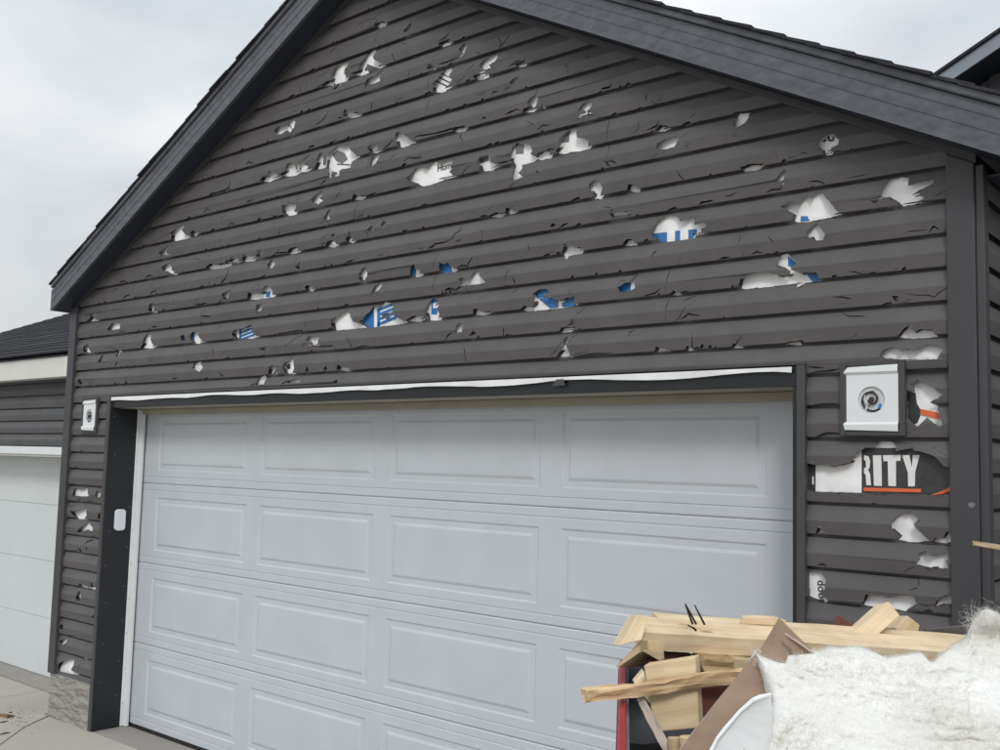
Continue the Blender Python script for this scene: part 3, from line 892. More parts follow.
marks('wrap_mark', 'print_white', (800,430,.16), [
  [(455,158),(508,158),(512,350),(462,348)],
  [(518,158),(630,156),(628,192),(600,194),(600,352),(552,350),(548,194),(522,196)],
  [(638,158),(684,156),(698,232),(706,156),(748,156),(720,262),(718,352),(676,352),(674,266)],
  [(400,158),(428,164),(438,192),(436,232),(426,250),(438,276),(444,346),(414,344),(410,280),(400,268)],
  [(922,408),(934,408),(934,464),(922,462)],[(76,290),(86,290),(86,340),(76,340)]], .0028, label='white capital letter on the black banner')
marks('wrap_mark', 'print_black', (800,430,.16), [[(400,188),(410,192),(412,232),(400,238)]], .0038)
marks('wrap_mark', 'print_orange', (800,430,.16), [[(398,360),(757,368),(757,390),(398,382)],[(812,408),(880,384),(960,345),(960,372),(890,400)]], .0034, label='orange stripe under the lettering')
def letters(txt, size, p0, p1, m, label=None):
    cu = bpy.data.curves.new('t', 'FONT'); cu.body = txt; cu.size = size; cu.extrude = .0003; cu.offset = size*.012
    ob = bpy.data.objects.new('t', cu); C.objects.link(ob); bpy.context.view_layer.update()
    me = bpy.data.meshes.new_from_object(ob.evaluated_get(bpy.context.evaluated_depsgraph_get())); bpy.data.objects.remove(ob)
    o = bpy.data.objects.new('printed_lettering', me); me.materials.clear(); me.materials.append(MAT[m])
    a, b = Vector(p0), Vector(p1); xx = (b-a).normalized(); yy = Vector((0, -1, 0)).cross(xx); zz = xx.cross(yy)
    mw = Matrix((xx, yy, zz)).transposed().to_4x4(); mw.translation = a
    link(o, wrapo, mw); 
    if label: tag(o, label)
letters('Home', .047, hit(340+.14*694, 85+.14*618, WY-.0018), hit(340+.14*820, 85+.14*588, WY-.0018), 'print_black', 'black word Home printed on the wrap')
letters('door', .04, hit(800+.16*108, 500+.16*500, WY-.0018), hit(800+.16*118, 500+.16*620, WY-.0018), 'print_black', 'small black lettering on the wrap')

# the bared nail hem below the lettering
for y_, h_ in ((392, 5), (410, 4)):
    MB().prism([hit(800+.16*u, 430+.16*v_, -.003) for u, v_ in bar(56, y_, 930, y_+26, h_)], (0, .004, 0)).build('nail_hem', 'trim', garage)
# ---- corner posts, casings, rake trim
box('corner_post', -5.972, -5.882, -.027, .07, .29, rz(-5.95)-.008, 'post', garage, .004)
rp_ = MB().prism([(-.004,-.022,.29),(.085,-.022,.29),(.085,-.022,rz(.085)-.036),(-.004,-.022,rz(-.004)-.036)], (0,.041,0)).build('corner_post', 'post', garage, bevel=.004)
MB().box(.0852, .112, -.012, .040, .29, rz(.112)-.03).build('corner_post_return', 'post', garage, bevel=.003)
hp_ = hit(971.5, 505, -.0228); mbh = MB()
mbh.prism([hp_+Vector((.011*math.cos(a)*(1+.25*math.sin(3*a)), 0, .009*math.sin(a))) for a in [i*math.pi/6 for i in range(12)]], (0,.0012,0)).build('hail_hole', 'flat_grey', garage)
for sg in (-1, 1):
    # trim strip where siding meets the soffit
    x_e = XL0+.02 if sg < 0 else XR0-.02
    mb = MB(); mb.prism([(XC, -.0115, ZA-.034), (x_e, -.0115, rz(x_e)-.034), (x_e, -.0115, rz(x_e)-.006), (XC, -.0115, ZA-.006)], (0, .025, 0)); mb.build('rake_trim', 'trim', garage)
    mb = MB(); mb.prism([(XC, -.0165, ZA-.022), (x_e, -.0165, rz(x_e)-.022), (x_e, -.0165, rz(x_e)-.003), (XC, -.0165, ZA-.003)], (0, .0048, 0)); mb.build('rake_trim_lip', 'trim', garage)
# door casing: left and right faces, returns, header
box('door_casing', -5.392, -5.353, -.021, .0195, .0, 2.1975, 'trim', garage, .002)
box('door_casing', -.526, -.494, -.021, .0195, .30, 2.1975, 'trim', garage, .002)
box('door_casing', -.548, -.5265, -.004, .19, .005, 2.12, 'dark_metal', garage, .002)
box('jamb_return', -5.3528, -5.343, -.020, .178, .004, 2.1215, 'dark_metal', garage, .0015)
box('header_casing', -5.3525, -.5265, -.006, .0195, 2.122, 2.197, 'dark_metal', garage, .002)
box('header_trim', -5.392, -.494, -.0165, .0195, 2.1985, 2.210, 'trim', garage, .002)
box('head_jamb', -5.3428, -.5485, .02, .185, 2.1215, 2.135, 'beige', garage)
# the white strip laid bare where the header cladding tore off, with a wavy lower edge
mb = MB(); n = 70; up, lo = [], []
for i in range(n+1):
    x = -5.345+(4.80)*i/n; wv = noise.noise(Vector((x*2.3, 3, 0)))*.020+noise.noise(Vector((x*6, 1, 0)))*.006
    if i in (0, n): wv -= .004
    up.append((x, -.0180, 2.1925)); lo.append((x, -.0200+.003*noise.noise(Vector((x*4, 7, 0))), 2.1705+wv*.8))
v = up+lo; f = [(i, n+1+i, n+2+i, i+1) for i in range(n)]
tag(mobj('header_strip', v, f, 'strip_white', garage, solid=.0015), 'wavy torn white strip bared above the door')
# dark scrap still stuck on it
MB().prism([hit(x, y, -.0225) for x, y in ((552,386),(556,379.5),(563,379),(565,385.5))], (0,.002,0)).build('cladding_scrap', 'trim', garage)
# nail heads on the jamb
mbn = MB()
for i in range(16):
    z = .2+i*.125+rnd.uniform(-.03, .03); y = .02 if i % 2 else .155; y += rnd.uniform(-.01, .01)
    mbn.box(-5.3427, -5.341, y-.003, y+.003, z-.003, z+.003)
tag(mbn.build('nail_heads', 'flat_grey', garage), kind='stuff')
# weather stops
st = MB().box(-5.3426, -5.335, .178, .2, .004, 2.12).box(-5.3426, -5.300, .2005, .2195, .004, 2.12)
stop = st.build('weather_stop', 'vinyl_white', garage, bevel=.002)
for i in range(9): box('screw_head', -5.3348, -5.333, .186, .191, .15+i*.23, .155+i*.23, 'flat_grey', stop)
box('weather_stop', -.572, -.5488, .19, .2195, .004, 2.12, 'vinyl_white', garage, .002)
box('weather_stop', -5.298, -.5735, .19, .2195, 2.085, 2.1205, 'beige', garage, .002)
# keypad on the left return
kp = MB(); pts = []
for i in range(28):
    a = 2*math.pi*i/28; cy, cz = .088, 1.372; sy = 1 if math.cos(a) > 0 else -1; sz = 1 if math.sin(a) > 0 else -1
    pts.append((-5.3425, cy+sy*.014+.023*math.cos(a), cz+sz*.048+.023*math.sin(a)))
kp.prism(pts, (.024, 0, 0)).build('door_keypad', 'plastic', garage, bevel=.005)
# stone skirt on the piers
def stone(x0, x1):
    nx, nz_ = 60, 34; v, f = [], []
    for j in range(nz_+1):
        for i in range(nx+1):
            x = x0+(x1-x0)*i/nx; z = .29*j/nz_
            q = noise.fractal(Vector((x*8, z*22, x0)), 1.0, 2.0, 4)*.013+noise.noise(Vector((x*24, z*60, 2)))*.005
            lay = math.floor((z+noise.noise(Vector((x*7, 0, 5)))*.012)/.033); q += .006*noise.noise(Vector((lay*3.3, round(x*6+lay*.4)*1.7, 4)))
            if i in (0, nx): q = 0
            v.append((x, -.018-max(-.01, q), z))
    for j in range(nz_):
        for i in range(nx): a = j*(nx+1)+i; f.append((a, a+1, a+nx+2, a+nx+1))
    n = len(v); top = [nz_*(nx+1)+i for i in range(nx+1)]
    v += [(x0, .02, 0), (x1, .02, 0), (x1, .02, .29), (x0, .02, .29)]
    f += [(n, n+1, n+2, n+3), tuple(top)+(n+2, n+3), tuple(range(nx, -1, -1))+(n, n+1),
          tuple(j*(nx+1) for j in range(nz_, -1, -1))+(n, n+3), tuple(j*(nx+1)+nx for j in range(nz_+1))+(n+2, n+1)]
    return mobj('stone_base', v, f, 'stone', garage)
stone(-5.94, -5.394); stone(-.49, .1)
box('jamb_foot', -5.393, -5.3535, -.02, .0195, .0, .0035, 'dark_metal', garage)

# ---- garage door: four sections, sixteen raised panels
DY = .235; SEC = .5334; DB = .02
gd = box('garage_door', -5.386, -.51, DY+.012, DY+.045, DB, DB+4*SEC, 'door', garage)
tag(gd, 'white sectional door with long raised panels')
PX = [-5.137+i*1.126 for i in range(4)]; PW = 1.0
for r in range(4):
    z0 = DB+r*SEC+.0010; z1 = DB+(r+1)*SEC-.0010
    X0, X1 = -5.386, -.51
    zs = [z0, z0+.006, z0+.040, z0+.043, z0+.046, z0+.049, z0+.0885, z0+.440, z1-.049, z1-.046, z1-.043, z1-.040, z1-.006, z1]
    dz = [.004, 0, 0, .003, .003, 0, 0, 0, 0, .003, .003, 0, 0, .004]
    xs = [X0]
    for p in PX: xs += [p, p+PW]
    xs.append(X1)
    v = [(x, DY+d, z) for z, d in zip(zs, dz) for x in xs]; f = []; nx = len(xs)
    for j in range(len(zs)-1):
        for i in range(nx-1):
            if j == 6 and i % 2 == 1: continue
            a = j*nx+i; f.append((a, a+1, a+nx+1, a+nx))
    mobj('door_section', v, f, 'door', gd)
    for p in PX:
        za, zb = z0+.0885, z0+.440
        rings = [(0, 0), (.008, .0048), (.034, .0048), (.046, -.0003), (.051, -.001)]
        v = []; f = []
        for o_, d in rings: v += [(p+o_, DY+d, za+o_), (p+PW-o_, DY+d, za+o_), (p+PW-o_, DY+d, zb-o_), (p+o_, DY+d, zb-o_)]
        for i in range(len(rings)-1):
            for k in range(4): f.append((4*i+k, 4*i+(k+1) % 4, 4*i+4+(k+1) % 4, 4*i+4+k))
        n = 4*(len(rings)-1); f.append((n, n+1, n+2, n+3))
        mobj('raised_panel', v, f, 'door', gd)
box('bottom_seal', -5.38, -.515, DY-.004, DY+.03, .001, DB-.002, 'wire_black', gd)
tag(box('door_apron', -5.342, -.553, -.008, .6, -.03, .0, 'concrete_dark'), kind='structure')
box('interior_lining', XL0+.13, XR0-.13, 1.2, 1.25, 0, 2.7, 'filth', garage)

# ---- roof of the garage
FY = -.148; EL, ER = -6.012, .235
def rake_prism(name, sg, xe, ya, yb, lo, hi, m, seg=False, bevel=0):
    mb = MB(); mb.prism([(XC, ya, ZA+lo), (xe, ya, rz(xe)+lo), (xe, ya, rz(xe)+hi), (XC, ya, ZA+hi)], (0, yb-ya, 0))
    return mb.build(name, m, garage, bevel=bevel)
for sg, xe in ((-1, EL), (1, ER)):
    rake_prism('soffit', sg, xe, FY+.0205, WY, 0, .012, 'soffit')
    fo_ = rake_prism('fascia', sg, xe, FY, FY+.02, -.006, .150, 'fascia', bevel=.002)
    # two shallow ribs, a hemmed lower edge and the drip metal
    for a, b, pr in ((-.010, .008, .004), (.058, .0605, .0022), (.108, .1105, .0022)):
        mb = MB(); mb.prism([(XC, FY-pr, ZA+a), (xe, FY-pr, rz(xe)+a), (xe, FY-pr, rz(xe)+b), (XC, FY-pr, ZA+b)], (0, pr-.0002, 0)); mb.build('fascia_rib', 'fascia', fo_)
    rake_prism('drip_edge', sg, xe, FY-.014, FY+.03, .1515, .184, 'fascia', bevel=.006)
    # shingle courses stepping down the slope
    ca = 1/math.hypot(1, MS); sa = MS*ca; slope = abs(xe-XC)/ca
    nrow = int(slope/.143)+1
    for i in range(nrow):
        s0 = slope+.02-i*.143; s1 = max(-.01, s0-.19)
        yf = FY-.028+rnd.uniform(-.007, .007); lift = .166
        P = lambda s, h: (XC+sg*(s*ca+h*sa), ZA+lift/ca-s*sa+h*ca)
        pts = []
        for s, h in ((s0, .004), (s0, .016), (s1, .007), (s1, -.001)): pts.append(P(s, h-.006))
        mb = MB(); ysteps = [yf, 6.5]
        mb.prism([(x, yf, z) for x, z in pts], (0, 6.5-yf, 0)); mb.build('shingle_course', 'shingle', garage)
    # roof deck and eave board
    mb = MB(); mb.prism([(XC, FY+.021, ZA+.02), (xe+.0*sg, FY+.021, rz(xe)+.02), (xe, FY+.021, rz(xe)+.172), (XC, FY+.021, ZA+.172)], (0, 6.5, 0)); mb.build('roof_deck', 'soffit', garage)
    box('eave_fascia', min(xe, xe+sg*.018)+.0005, max(xe, xe+sg*.018)+.0005, FY+.002, 6.4, rz(xe)-.006, rz(xe)+.145, 'fascia', garage)
    wx = XL0 if sg < 0 else XR0
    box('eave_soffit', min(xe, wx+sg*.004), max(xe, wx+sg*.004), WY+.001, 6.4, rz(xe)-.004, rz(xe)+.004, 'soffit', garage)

# ---- light mounting blocks
def mount(cx, cz, wd, ht, big):
    fr = MB(); a, b = wd/2+.022, ht/2+.018
    fr.box(cx-a, cx-wd/2-.001, -.024, .0, cz-b, cz+b).box(cx+wd/2+.001, cx+a, -.024, .0, cz-b, cz+b)
    fr.box(cx-wd/2-.0008, cx+wd/2+.0008, -.023, .0, cz-b, cz-ht/2-.001).box(cx-wd/2-.0008, cx+wd/2+.0008, -.023, .0, cz+ht/2+.001, cz+b)
    r = .046; seg = 36; v, f = [], []; y = -.021
    cc = (cx-.002, cz-.005)
    for i in range(seg):
        t = 2*math.pi*i/seg; c, s = math.cos(t), math.sin(t); k = min((wd/2)/abs(c) if abs(c) > 1e-6 else 9, (ht/2-.028)/abs(s) if abs(s) > 1e-6 else 9)
        v += [(cc[0]+r*c, y, cc[1]+r*s), (cx+k*c, y, cz+k*s), (cc[0]+r*c, -.012, cc[1]+r*s)]
    for i in range(seg):
        j = (i+1) % seg; f += [(3*i, 3*i+1, 3*j+1, 3*j), (3*i, 3*j, 3*j+2, 3*i+2)]
    for sx_ in (-1, 1):
        for sz_ in (-1, 1):
            px_, pz_ = cx+sx_*wd/2, cz+sz_*(ht/2-.028); k = min(range(seg), key=lambda i: (v[3*i+1][0]-px_)**2+(v[3*i+1][2]-pz_)**2); v[3*k+1] = (px_, y, pz_)
    blk = mobj('mounting_block', v, f, 'vinyl_white', garage)
    tag(blk, 'white square light block with its lamp gone' if big else 'narrow looking white light block near the left corner')
    fro = fr.build('block_frame', 'trim', blk, bevel=.002)
    for sz, tl in ((1, .006), (-1, -.004)):
        z0 = cz+sz*(ht/2-.028); z1 = cz+sz*(ht/2)
        m2 = MB(); m2.add([(cx-wd/2-.006,-.022,z0),(cx+wd/2,-.022,z0),(cx+wd/2,-.028,z0+sz*.008),(cx-wd/2-.008,-.028,z0+sz*.008),(cx+wd/2,-.026,z1+sz*.003),(cx-wd/2+tl,-.026,z1-sz*.002)],
               [(0,1,2,3),(3,2,4,5)]); mobj('block_flange', m2.v, m2.f, 'vinyl_white', blk, solid=.0015)

    v = [(cc[0]+r*1.02*math.cos(2*math.pi*i/24), -.0125, cc[1]+r*1.02*math.sin(2*math.pi*i/24)) for i in range(24)]
    mobj('junction_box', v, [tuple(range(24))], 'box_inside', blk, solid=-.001)
    def spiral(n, r0, r1, tu, ph): return [(cc[0]+(r0+(r1-r0)*i/n)*math.cos(ph+tu*i/n), -.016-.008*i/n, cc[1]+(r0+(r1-r0)*i/n)*math.sin(ph+tu*i/n)) for i in range(n+1)]
    MB().tube(spiral(30, .041, .008, -8.5, -.9), .0034, 8).build('black_wire', 'wire_black', blk)
    MB().tube(spiral(18, .034, .017, 3.0, 1.3), .0022, 6).build('white_wire', 'wire_white', blk)
    MB().tube([(cc[0]-.013, -.018, cc[1]-.012), (cc[0]-.017, -.018, cc[1]-.028), (cc[0]-.022, -.016, cc[1]-.04)], .004, 8).build('white_wire', 'wire_white', blk)
    MB().tube([(cc[0], -.016, cc[1]), (cc[0]+.002, -.027, cc[1]+.002)], .0085, 10).build('wire_bundle', 'wire_black', blk)
    MB().tube([(cc[0]+.03, -.018, cc[1]-.014), (cc[0]+.026, -.019, cc[1]-.03)], [.0035, .0055], 8).build('wire_connector', 'print_blue', blk)
mount(-.254, 2.071, .178, .222, True)
mount(-5.62, 2.073, .165, .205, False)
# torn scrap of flashing above and right of the right block
box('trim_piece', -.138, -.008, -.0155, .0, 2.166, 2.178, 'trim', garage, .002)

# ------------------------------------------------------------------ the neighbouring garage on the left
NY, NDY, NXR = .76, 1.0, -6.95
ng = empty('neighbour_garage', (-9.5, 3.5, GL))
tag(ng, 'second grey garage with cream fascia, partly hidden at the left edge', 'garage')
for x0, x1 in ((-12.0, -11.6), ):
    box('wall', x0, x1, NY+.02, 6.5, GL, 2.5, 'siding_old', ng)
box('wall', -11.6, NXR, NY+.021, NY+.12, 1.80, 2.5, 'siding_old', ng)
box('wall', NXR-.1, NXR, NY+.121, 6.5, GL, 2.5, 'siding_old', ng)
box('wall', NXR-.16, NXR, NY+.021, NY+.12, GL, 1.8, 'siding_old', ng)
for k in range(6):
    zl = 1.868+k*SP; v, f = [], []
    for t, yy in PROF:
        for x in (-11.98, NXR): v.append((x, NY+yy, min(zl+t, 2.49)))
    for i in range(len(PROF)-1): f.append((2*i, 2*i+1, 2*i+3, 2*i+2))
    mobj('siding_panel', v, f, 'siding_old', ng)
box('door_trim', -11.6, NXR-.12, NY-.02, NY+.015, 1.790, 1.860, 'vinyl_white', ng, .004)
box('door_trim', -11.6, NXR-.12, NY-.005, NDY-.02, 1.772, 1.7895, 'cream', ng, .002)
nd = box('garage_door', -11.5, NXR-.2, NDY, NDY+.04, GL+.015, 1.80, 'door_old', ng)
for r in range(4):
    z0 = GL+.02+r*.51
    box('door_section', -11.49, NXR-.21, NDY-.006, NDY-.0004, z0+.002, z0+.507, 'door_old', nd, .002)
box('corner_post', NXR-.1, NXR+.004, NY-.012, NY+.12, GL, 2.45, 'post', ng)
box('fascia', -12.1, NXR+.12, NY-.175, NY-.155, 2.452, 2.632, 'cream', ng, .004)
box('soffit', -12.1, NXR+.12, NY-.154, NY+.015, 2.462, 2.472, 'cream', ng)
tag(box('door_apron', -11.5, NXR-.2, NY-.0, NDY+.5, GL-.1, GL+.012, 'concrete_dark'), kind='structure')
ns = .4167; cn = 1/math.hypot(1, ns); sn = ns*cn; ny0, nz0 = NY-.21, 2.655
for i in range(46):
    s0 = i*.143; P = lambda s, h: (ny0+s*cn-h*sn, nz0+s*sn+h*cn)
    pts = [P(s0, .0), P(s0, .013), P(s0+.18, .006), P(s0+.18, -.004)]
    # one long strip with tabs of uneven length
    v, f = [], []; x = -12.12; j = 0
    while x < NXR+.15:
        wd = rnd.uniform(.12, .3); x2 = min(x+wd, NXR+.15); d = rnd.uniform(0, .012)
        n = len(v)
        for xx in (x, x2-.004):
            for q, (a, b) in enumerate(pts): v.append((xx, a-(d*cn if q < 2 else 0), b-(d*sn if q < 2 else 0)+(.003*(d > .006) if q == 1 else 0)))
        f += [(n, n+1, n+5, n+4), (n+1, n+2, n+6, n+5), (n, n+3, n+2, n+1), (n+4, n+5, n+6, n+7), (n+3, n, n+4, n+7)]
        x = x2
    mobj('shingle_course', v, f, 'shingle', ng)
MB().prism([(-12.1, ny0+.03, nz0-.012), (-12.1, ny0+6.4*cn, nz0+6.4*sn-.03), (-12.1, ny0+6.4*cn, nz0+6.4*sn-.14), (-12.1, ny0+.03, nz0-.03)], (12.1+NXR+.12, 0, 0)).build('roof_deck', 'soffit', ng)

# ------------------------------------------------------------------ the house behind, its gable showing at the top right
hs_ = empty('house', (3.2, 9, 0))
tag(hs_, 'taller dark house behind, its gable eave showing at the top right', 'house')
HY, HM = 6.0, .5
def hz_(x): return 5.563+HM*(x+1.737)
HX0, HXC, HX1 = -2.6, 3.2, 9.0
for sg in (-1, 1):
    xe = HX0 if sg < 0 else HX1
    zz = lambda x: hz_(HXC)-HM*abs(x-HXC)
    MB().prism([(HXC, HY, zz(HXC)-.155), (xe, HY, zz(xe)-.155), (xe, HY, zz(xe)-.02), (HXC, HY, zz(HXC)-.02)], (0,.02,0)).build('fascia', 'fascia_pale', hs_)
    MB().prism([(HXC, HY-.03, zz(HXC)-.018), (xe, HY-.03, zz(xe)-.018), (xe, HY-.03, zz(xe)+.012), (HXC, HY-.03, zz(HXC)+.012)], (0,7,0)).build('roof_slope', 'shingle', hs_)
    MB().prism([(HXC, HY+.021, zz(HXC)-.15), (xe, HY+.021, zz(xe)-.15), (xe, HY+.021, zz(xe)-.14), (HXC, HY+.021, zz(HXC)-.14)], (0,.42,0)).build('soffit', 'soffit', hs_)
zz = lambda x: hz_(HXC)-HM*abs(x-HXC)-.16
MB().prism([(HX0+.35, HY+.45, 0), (HX1-.35, HY+.45, 0), (HX1-.35, HY+.45, zz(HX1-.35)), (HXC, HY+.45, zz(HXC)), (HX0+.35, HY+.45, zz(HX0+.35))], (0, 6, 0)).build('wall', 'siding_old', hs_)
for k in range(28):
    zl = 3.3+k*SP*1.4; xa = max(HX0+.3, HXC-(zz(HXC)-zl-.17)/HM); xb = 2*HXC-xa
    if xb-xa < .5: break
    v, f = [], []
    for t, yy in PROF:
        for x in (xa, xb): v.append((x, HY+.43+yy, zl+t*1.4))
    for i in range(len(PROF)-1): f.append((2*i, 2*i+1, 2*i+3, 2*i+2))
    mobj('siding_panel', v, f, 'siding_old', hs_)

# ------------------------------------------------------------------ the waste bin and what is piled in it
RIM = 1.38
FLc = at(620, 668, 2.14); NLc = at(618, 750, 1.535)
ea = Vector((FLc.x-NLc.x, FLc.y-NLc.y, 0)).normalized(); eb = Vector((ea.y, -ea.x, 0))   # away, right
B0 = Vector((FLc.x, FLc.y, 0))+ea*.12
BW, BL = 1.45, 1.15
wb = empty('waste_bin', B0+eb*BW/2-ea*BL/2)
tag(wb, 'red rimmed dark grey waste bin heaped with building debris', 'bin')
def bp(u, v, z): return B0+eb*u-ea*v+Vector((0, 0, z))
def bbox(name, u0, u1, v0, v1, z0, z1, m, bevel=0):
    mb = MB(); mb.prism([bp(u0,v0,z0), bp(u1,v0,z0), bp(u1,v1,z0), bp(u0,v1,z0)], (0,0,z1-z0)); return mb.build(name, m, wb, bevel=bevel)
T_ = .018
for u0, u1, v0, v1 in ((0, BW, 0, T_), (0, BW, BL-T_, BL), (0, T_, T_+.001, BL-T_-.001), (BW-T_, BW, T_+.001, BL-T_-.001)):
    bbox('side', u0, u1, v0, v1, .12, RIM-.014, 'bin_grey')
rimp = [bp(.006,.006,RIM-.006), bp(BW-.006,.006,RIM-.006), bp(BW-.006,BL-.006,RIM-.006), bp(.006,BL-.006,RIM-.006), bp(.006,.006,RIM-.006)]
pp = []
for a, b in zip(rimp, rimp[1:]):
    for i in range(10): pp.append(a.lerp(b, i/10)+Vector((0,0,.004*noise.noise(Vector((i*.9, a.x*3, a.y*3))))))
MB().tube(pp+[pp[0]], .0075, 10, False).build('rim', 'bin_red', wb, smooth=True)
for u0, u1, v0, v1 in ((-.004, BW+.004, -.004, -.001), (-.004, BW+.004, BL+.001, BL+.004), (-.004, -.001, 0, BL), (BW+.001, BW+.004, 0, BL)):
    bbox('outer_skin', u0, u1, v0, v1, .13, RIM-.02, 'bin_red')
for v in (.25, .55, .85):
    bbox('rib', BW+.0045, BW+.03, v-.03, v+.03, .14, RIM-.05, 'bin_red', .004)
for u in (.25, .72, 1.2): bbox('rib', u-.03, u+.03, BL+.0045, BL+.03, .14, RIM-.05, 'bin_red', .004)
bbox('floor', 0, BW, 0, BL, .08, .119, 'bin_grey')
for u in (.12, BW-.12): bbox('skid', u-.05, u+.05, .02, BL-.02, .0, .0795, 'wire_black')
# the packed rubbish below the visible pieces
nn = 40; v, f = [], []
for j in range(nn+1):
    for i in range(nn+1):
        u = T_+.003+(BW-2*T_-.006)*i/nn; q = T_+.003+(BL-2*T_-.006)*j/nn
        h = RIM-.17+.03*noise.fractal(Vector((u*5, q*5, 1)), 1, 2, 3)
        v.append(bp(u, q, h))
for j in range(nn):
    for i in range(nn): a = j*(nn+1)+i; f.append((a, a+1, a+nn+2, a+nn+1))
fillo = mobj('packed_debris', v, f, 'filth'); fm = fillo.modifiers.new('solid', 'SOLIDIFY'); fm.thickness = .9; fm.offset = 1 if fillo.data.polygons[0].normal.z < 0 else -1
tag(fillo, 'dark packed rubbish filling the bin below the boards', 'rubbish', kind='stuff')

def frame(o, xd, yhint):
    x = xd.normalized(); y = (yhint-x*yhint.dot(x)).normalized(); z = x.cross(y)
    m = Matrix((x, y, z)).transposed().to_4x4(); m.translation = o; return m
def plank(name, A, B, yhint, wy, wz, m, label, cat, rough=0.0, n=14, taper=None, group=None, parent=None, bevel=.0018):
    """board from A to B (corner edge), wy along yhint, wz along x cross y"""
    A, B = Vector(A), Vector(B); mw = frame(A, B-A, Vector(yhint)); ln = (B-A).length; rr = random.Random(len(label)*7+int(ln*1000))
    v, f = [], []; my = 3 if rough else 1; mz = 3 if rough else 1
    ring = [(j/my, 0) for j in range(my)]+[(1, j/mz) for j in range(mz)]+[(1-j/my, 1) for j in range(my)]+[(0, 1-j/mz) for j in range(mz)]
    for i in range(n+1):
        t = i/n; sc = 1 if not taper else taper[0]+(taper[1]-taper[0])*t
        for a, b in ring:
            jx = rr.uniform(-rough, rough)*(2 if i in (0, n) else .5); sd_ = len(label)*1.7
            jy = noise.fractal(Vector((ln*t*10, a*3.1, b*4.7+sd_)), 1, 2, 3)*rough*2.4; jz = noise.fractal(Vector((ln*t*10, a*5.3+9, b*2.2+sd_)), 1, 2, 3)*rough*2.4
            v.append((ln*t+jx, (a-.5)*wy*sc+.5*wy+jy+rr.uniform(-1, 1)*.0003, (b-.5)*wz*sc+.5*wz+jz+rr.uniform(-1, 1)*.0003))
    k = len(ring)
    for i in range(n):
        for q in range(k): f.append((i*k+q, i*k+(q+1) % k, (i+1)*k+(q+1) % k, (i+1)*k+q))
    f += [tuple(range(k-1, -1, -1)), tuple(n*k+q for q in range(k))]
    o = mobj(name, v, f, m, parent, mw=mw, bevel=bevel if not rough else 0)
    if label: tag(o, label, cat, group)
    return o
up_ = Vector((0, 0, 1)); fh = Vector((FW.x, FW.y, 0)).normalized(); rh = Vector((RT.x, RT.y, 0)).normalized()
GP = 'lumber offcuts heaped in the waste bin'
# 1 the long stud across the top, its face tipped towards the lens
tilt = (fh*math.cos(R(11))+up_*math.sin(R(11)))
A = at(643, 632, 2.03); B_ = at(990, 655, 2.20)
beam = plank('wood_beam', A, B_, tilt, .089, -.037, 'pine', 'long pine stud with nails sticking up, lying across the bin', 'lumber', rough=.0006, n=30, group=GP)
def nail(px, py, qx, qy, dep, r=.0021, bend=None):
    a, b = at(px, py, dep), at(qx, qy, dep-.01); pts = [a.lerp(b, t) for t in (0, .5, 1)]
    if bend: pts[2] = at(*bend, dep-.02)
    MB().tube(pts, [r*1.15, r, r*.6], 7).build('nail', 'nail', beam)
nail(692.5, 624, 685, 603.5, 2.06); nail(696, 624, 686, 605, 2.07); nail(704.5, 624.5, 694.5, 605, 2.07); nail(696, 630.5, 691, 625.5, 2.045, bend=(687.5, 625))
# 2 a second board right behind it, its pale top edge showing
plank('wood_board', at(663, 622.5, 2.125), at(985, 645, 2.3), tilt, .06, -.036, 'pine_pale', 'pale board just behind the long nailed stud', 'lumber', rough=.001, n=20, group=GP)
# 3 pale block at upper left
q = [at(620.4, 645, 1.96), at(637, 615, 2.02), at(649, 615.5, 2.02), at(642, 640, 1.98)]
def slabpoly(name, pts, d, m, label, cat, bevel=.0018, group=GP, parent=None):
    c = sum(pts, Vector())/len(pts); x = (pts[1]-pts[0]); nrm = (pts[1]-pts[0]).cross(pts[2]-pts[0])
    mw = frame(c, x, nrm.cross(x)); iv = mw.inverted(); lp = [iv @ p for p in pts]; ld = iv.to_3x3() @ Vector(d)
    mb = MB(); mb.prism(lp, ld); o = mb.build(name, m, parent, mw=mw, bevel=bevel)
    if label: tag(o, label, cat, group)
    return o
slabpoly('wood_block', q, fh*.036-rh*.012-up_*.006, 'pine_pale', 'pale clean cut block at the upper left of the heap', 'lumber')
# 4 block below it: pale end strip, shaded underside
q = [at(615.5, 666.5, 1.98), at(641, 640, 2.0), at(641.5, 648.5, 2.0), at(639.5, 652.5, 1.99), at(617.5, 668, 1.98)]
slabpoly('wood_block', q, fh*.14+rh*.075-up_*.02, 'pine_dull', 'short stud end with a shaded underside above the red rim', 'lumber')
q = [at(640, 650, 2.0), at(664, 651, 2.03), at(664.5, 660, 2.03), at(660, 661, 2.02)]
slabpoly('wood_block', q, fh*.10-up_*.01, 'pine_dull', 'small wedge of wood under the left end of the long stud', 'lumber')
# 5 broad offcut standing on edge
q = [at(643.8, 665.4, 1.90), at(695.5, 657, 1.93), at(699.5, 728, 1.88), at(655, 732, 1.86)]
slabpoly('wood_block', q, fh*.030+rh*.014, 'pine_dull', 'broad flat offcut standing on edge behind the bark stick', 'lumber')
q = [at(634, 683, 1.95), at(644, 671, 1.96), at(652, 700, 1.94), at(650, 704, 1.93)]
slabpoly('wood_block', q, fh*.03, 'pine_pale', 'pale sliver of wood left of the broad offcut', 'lumber')
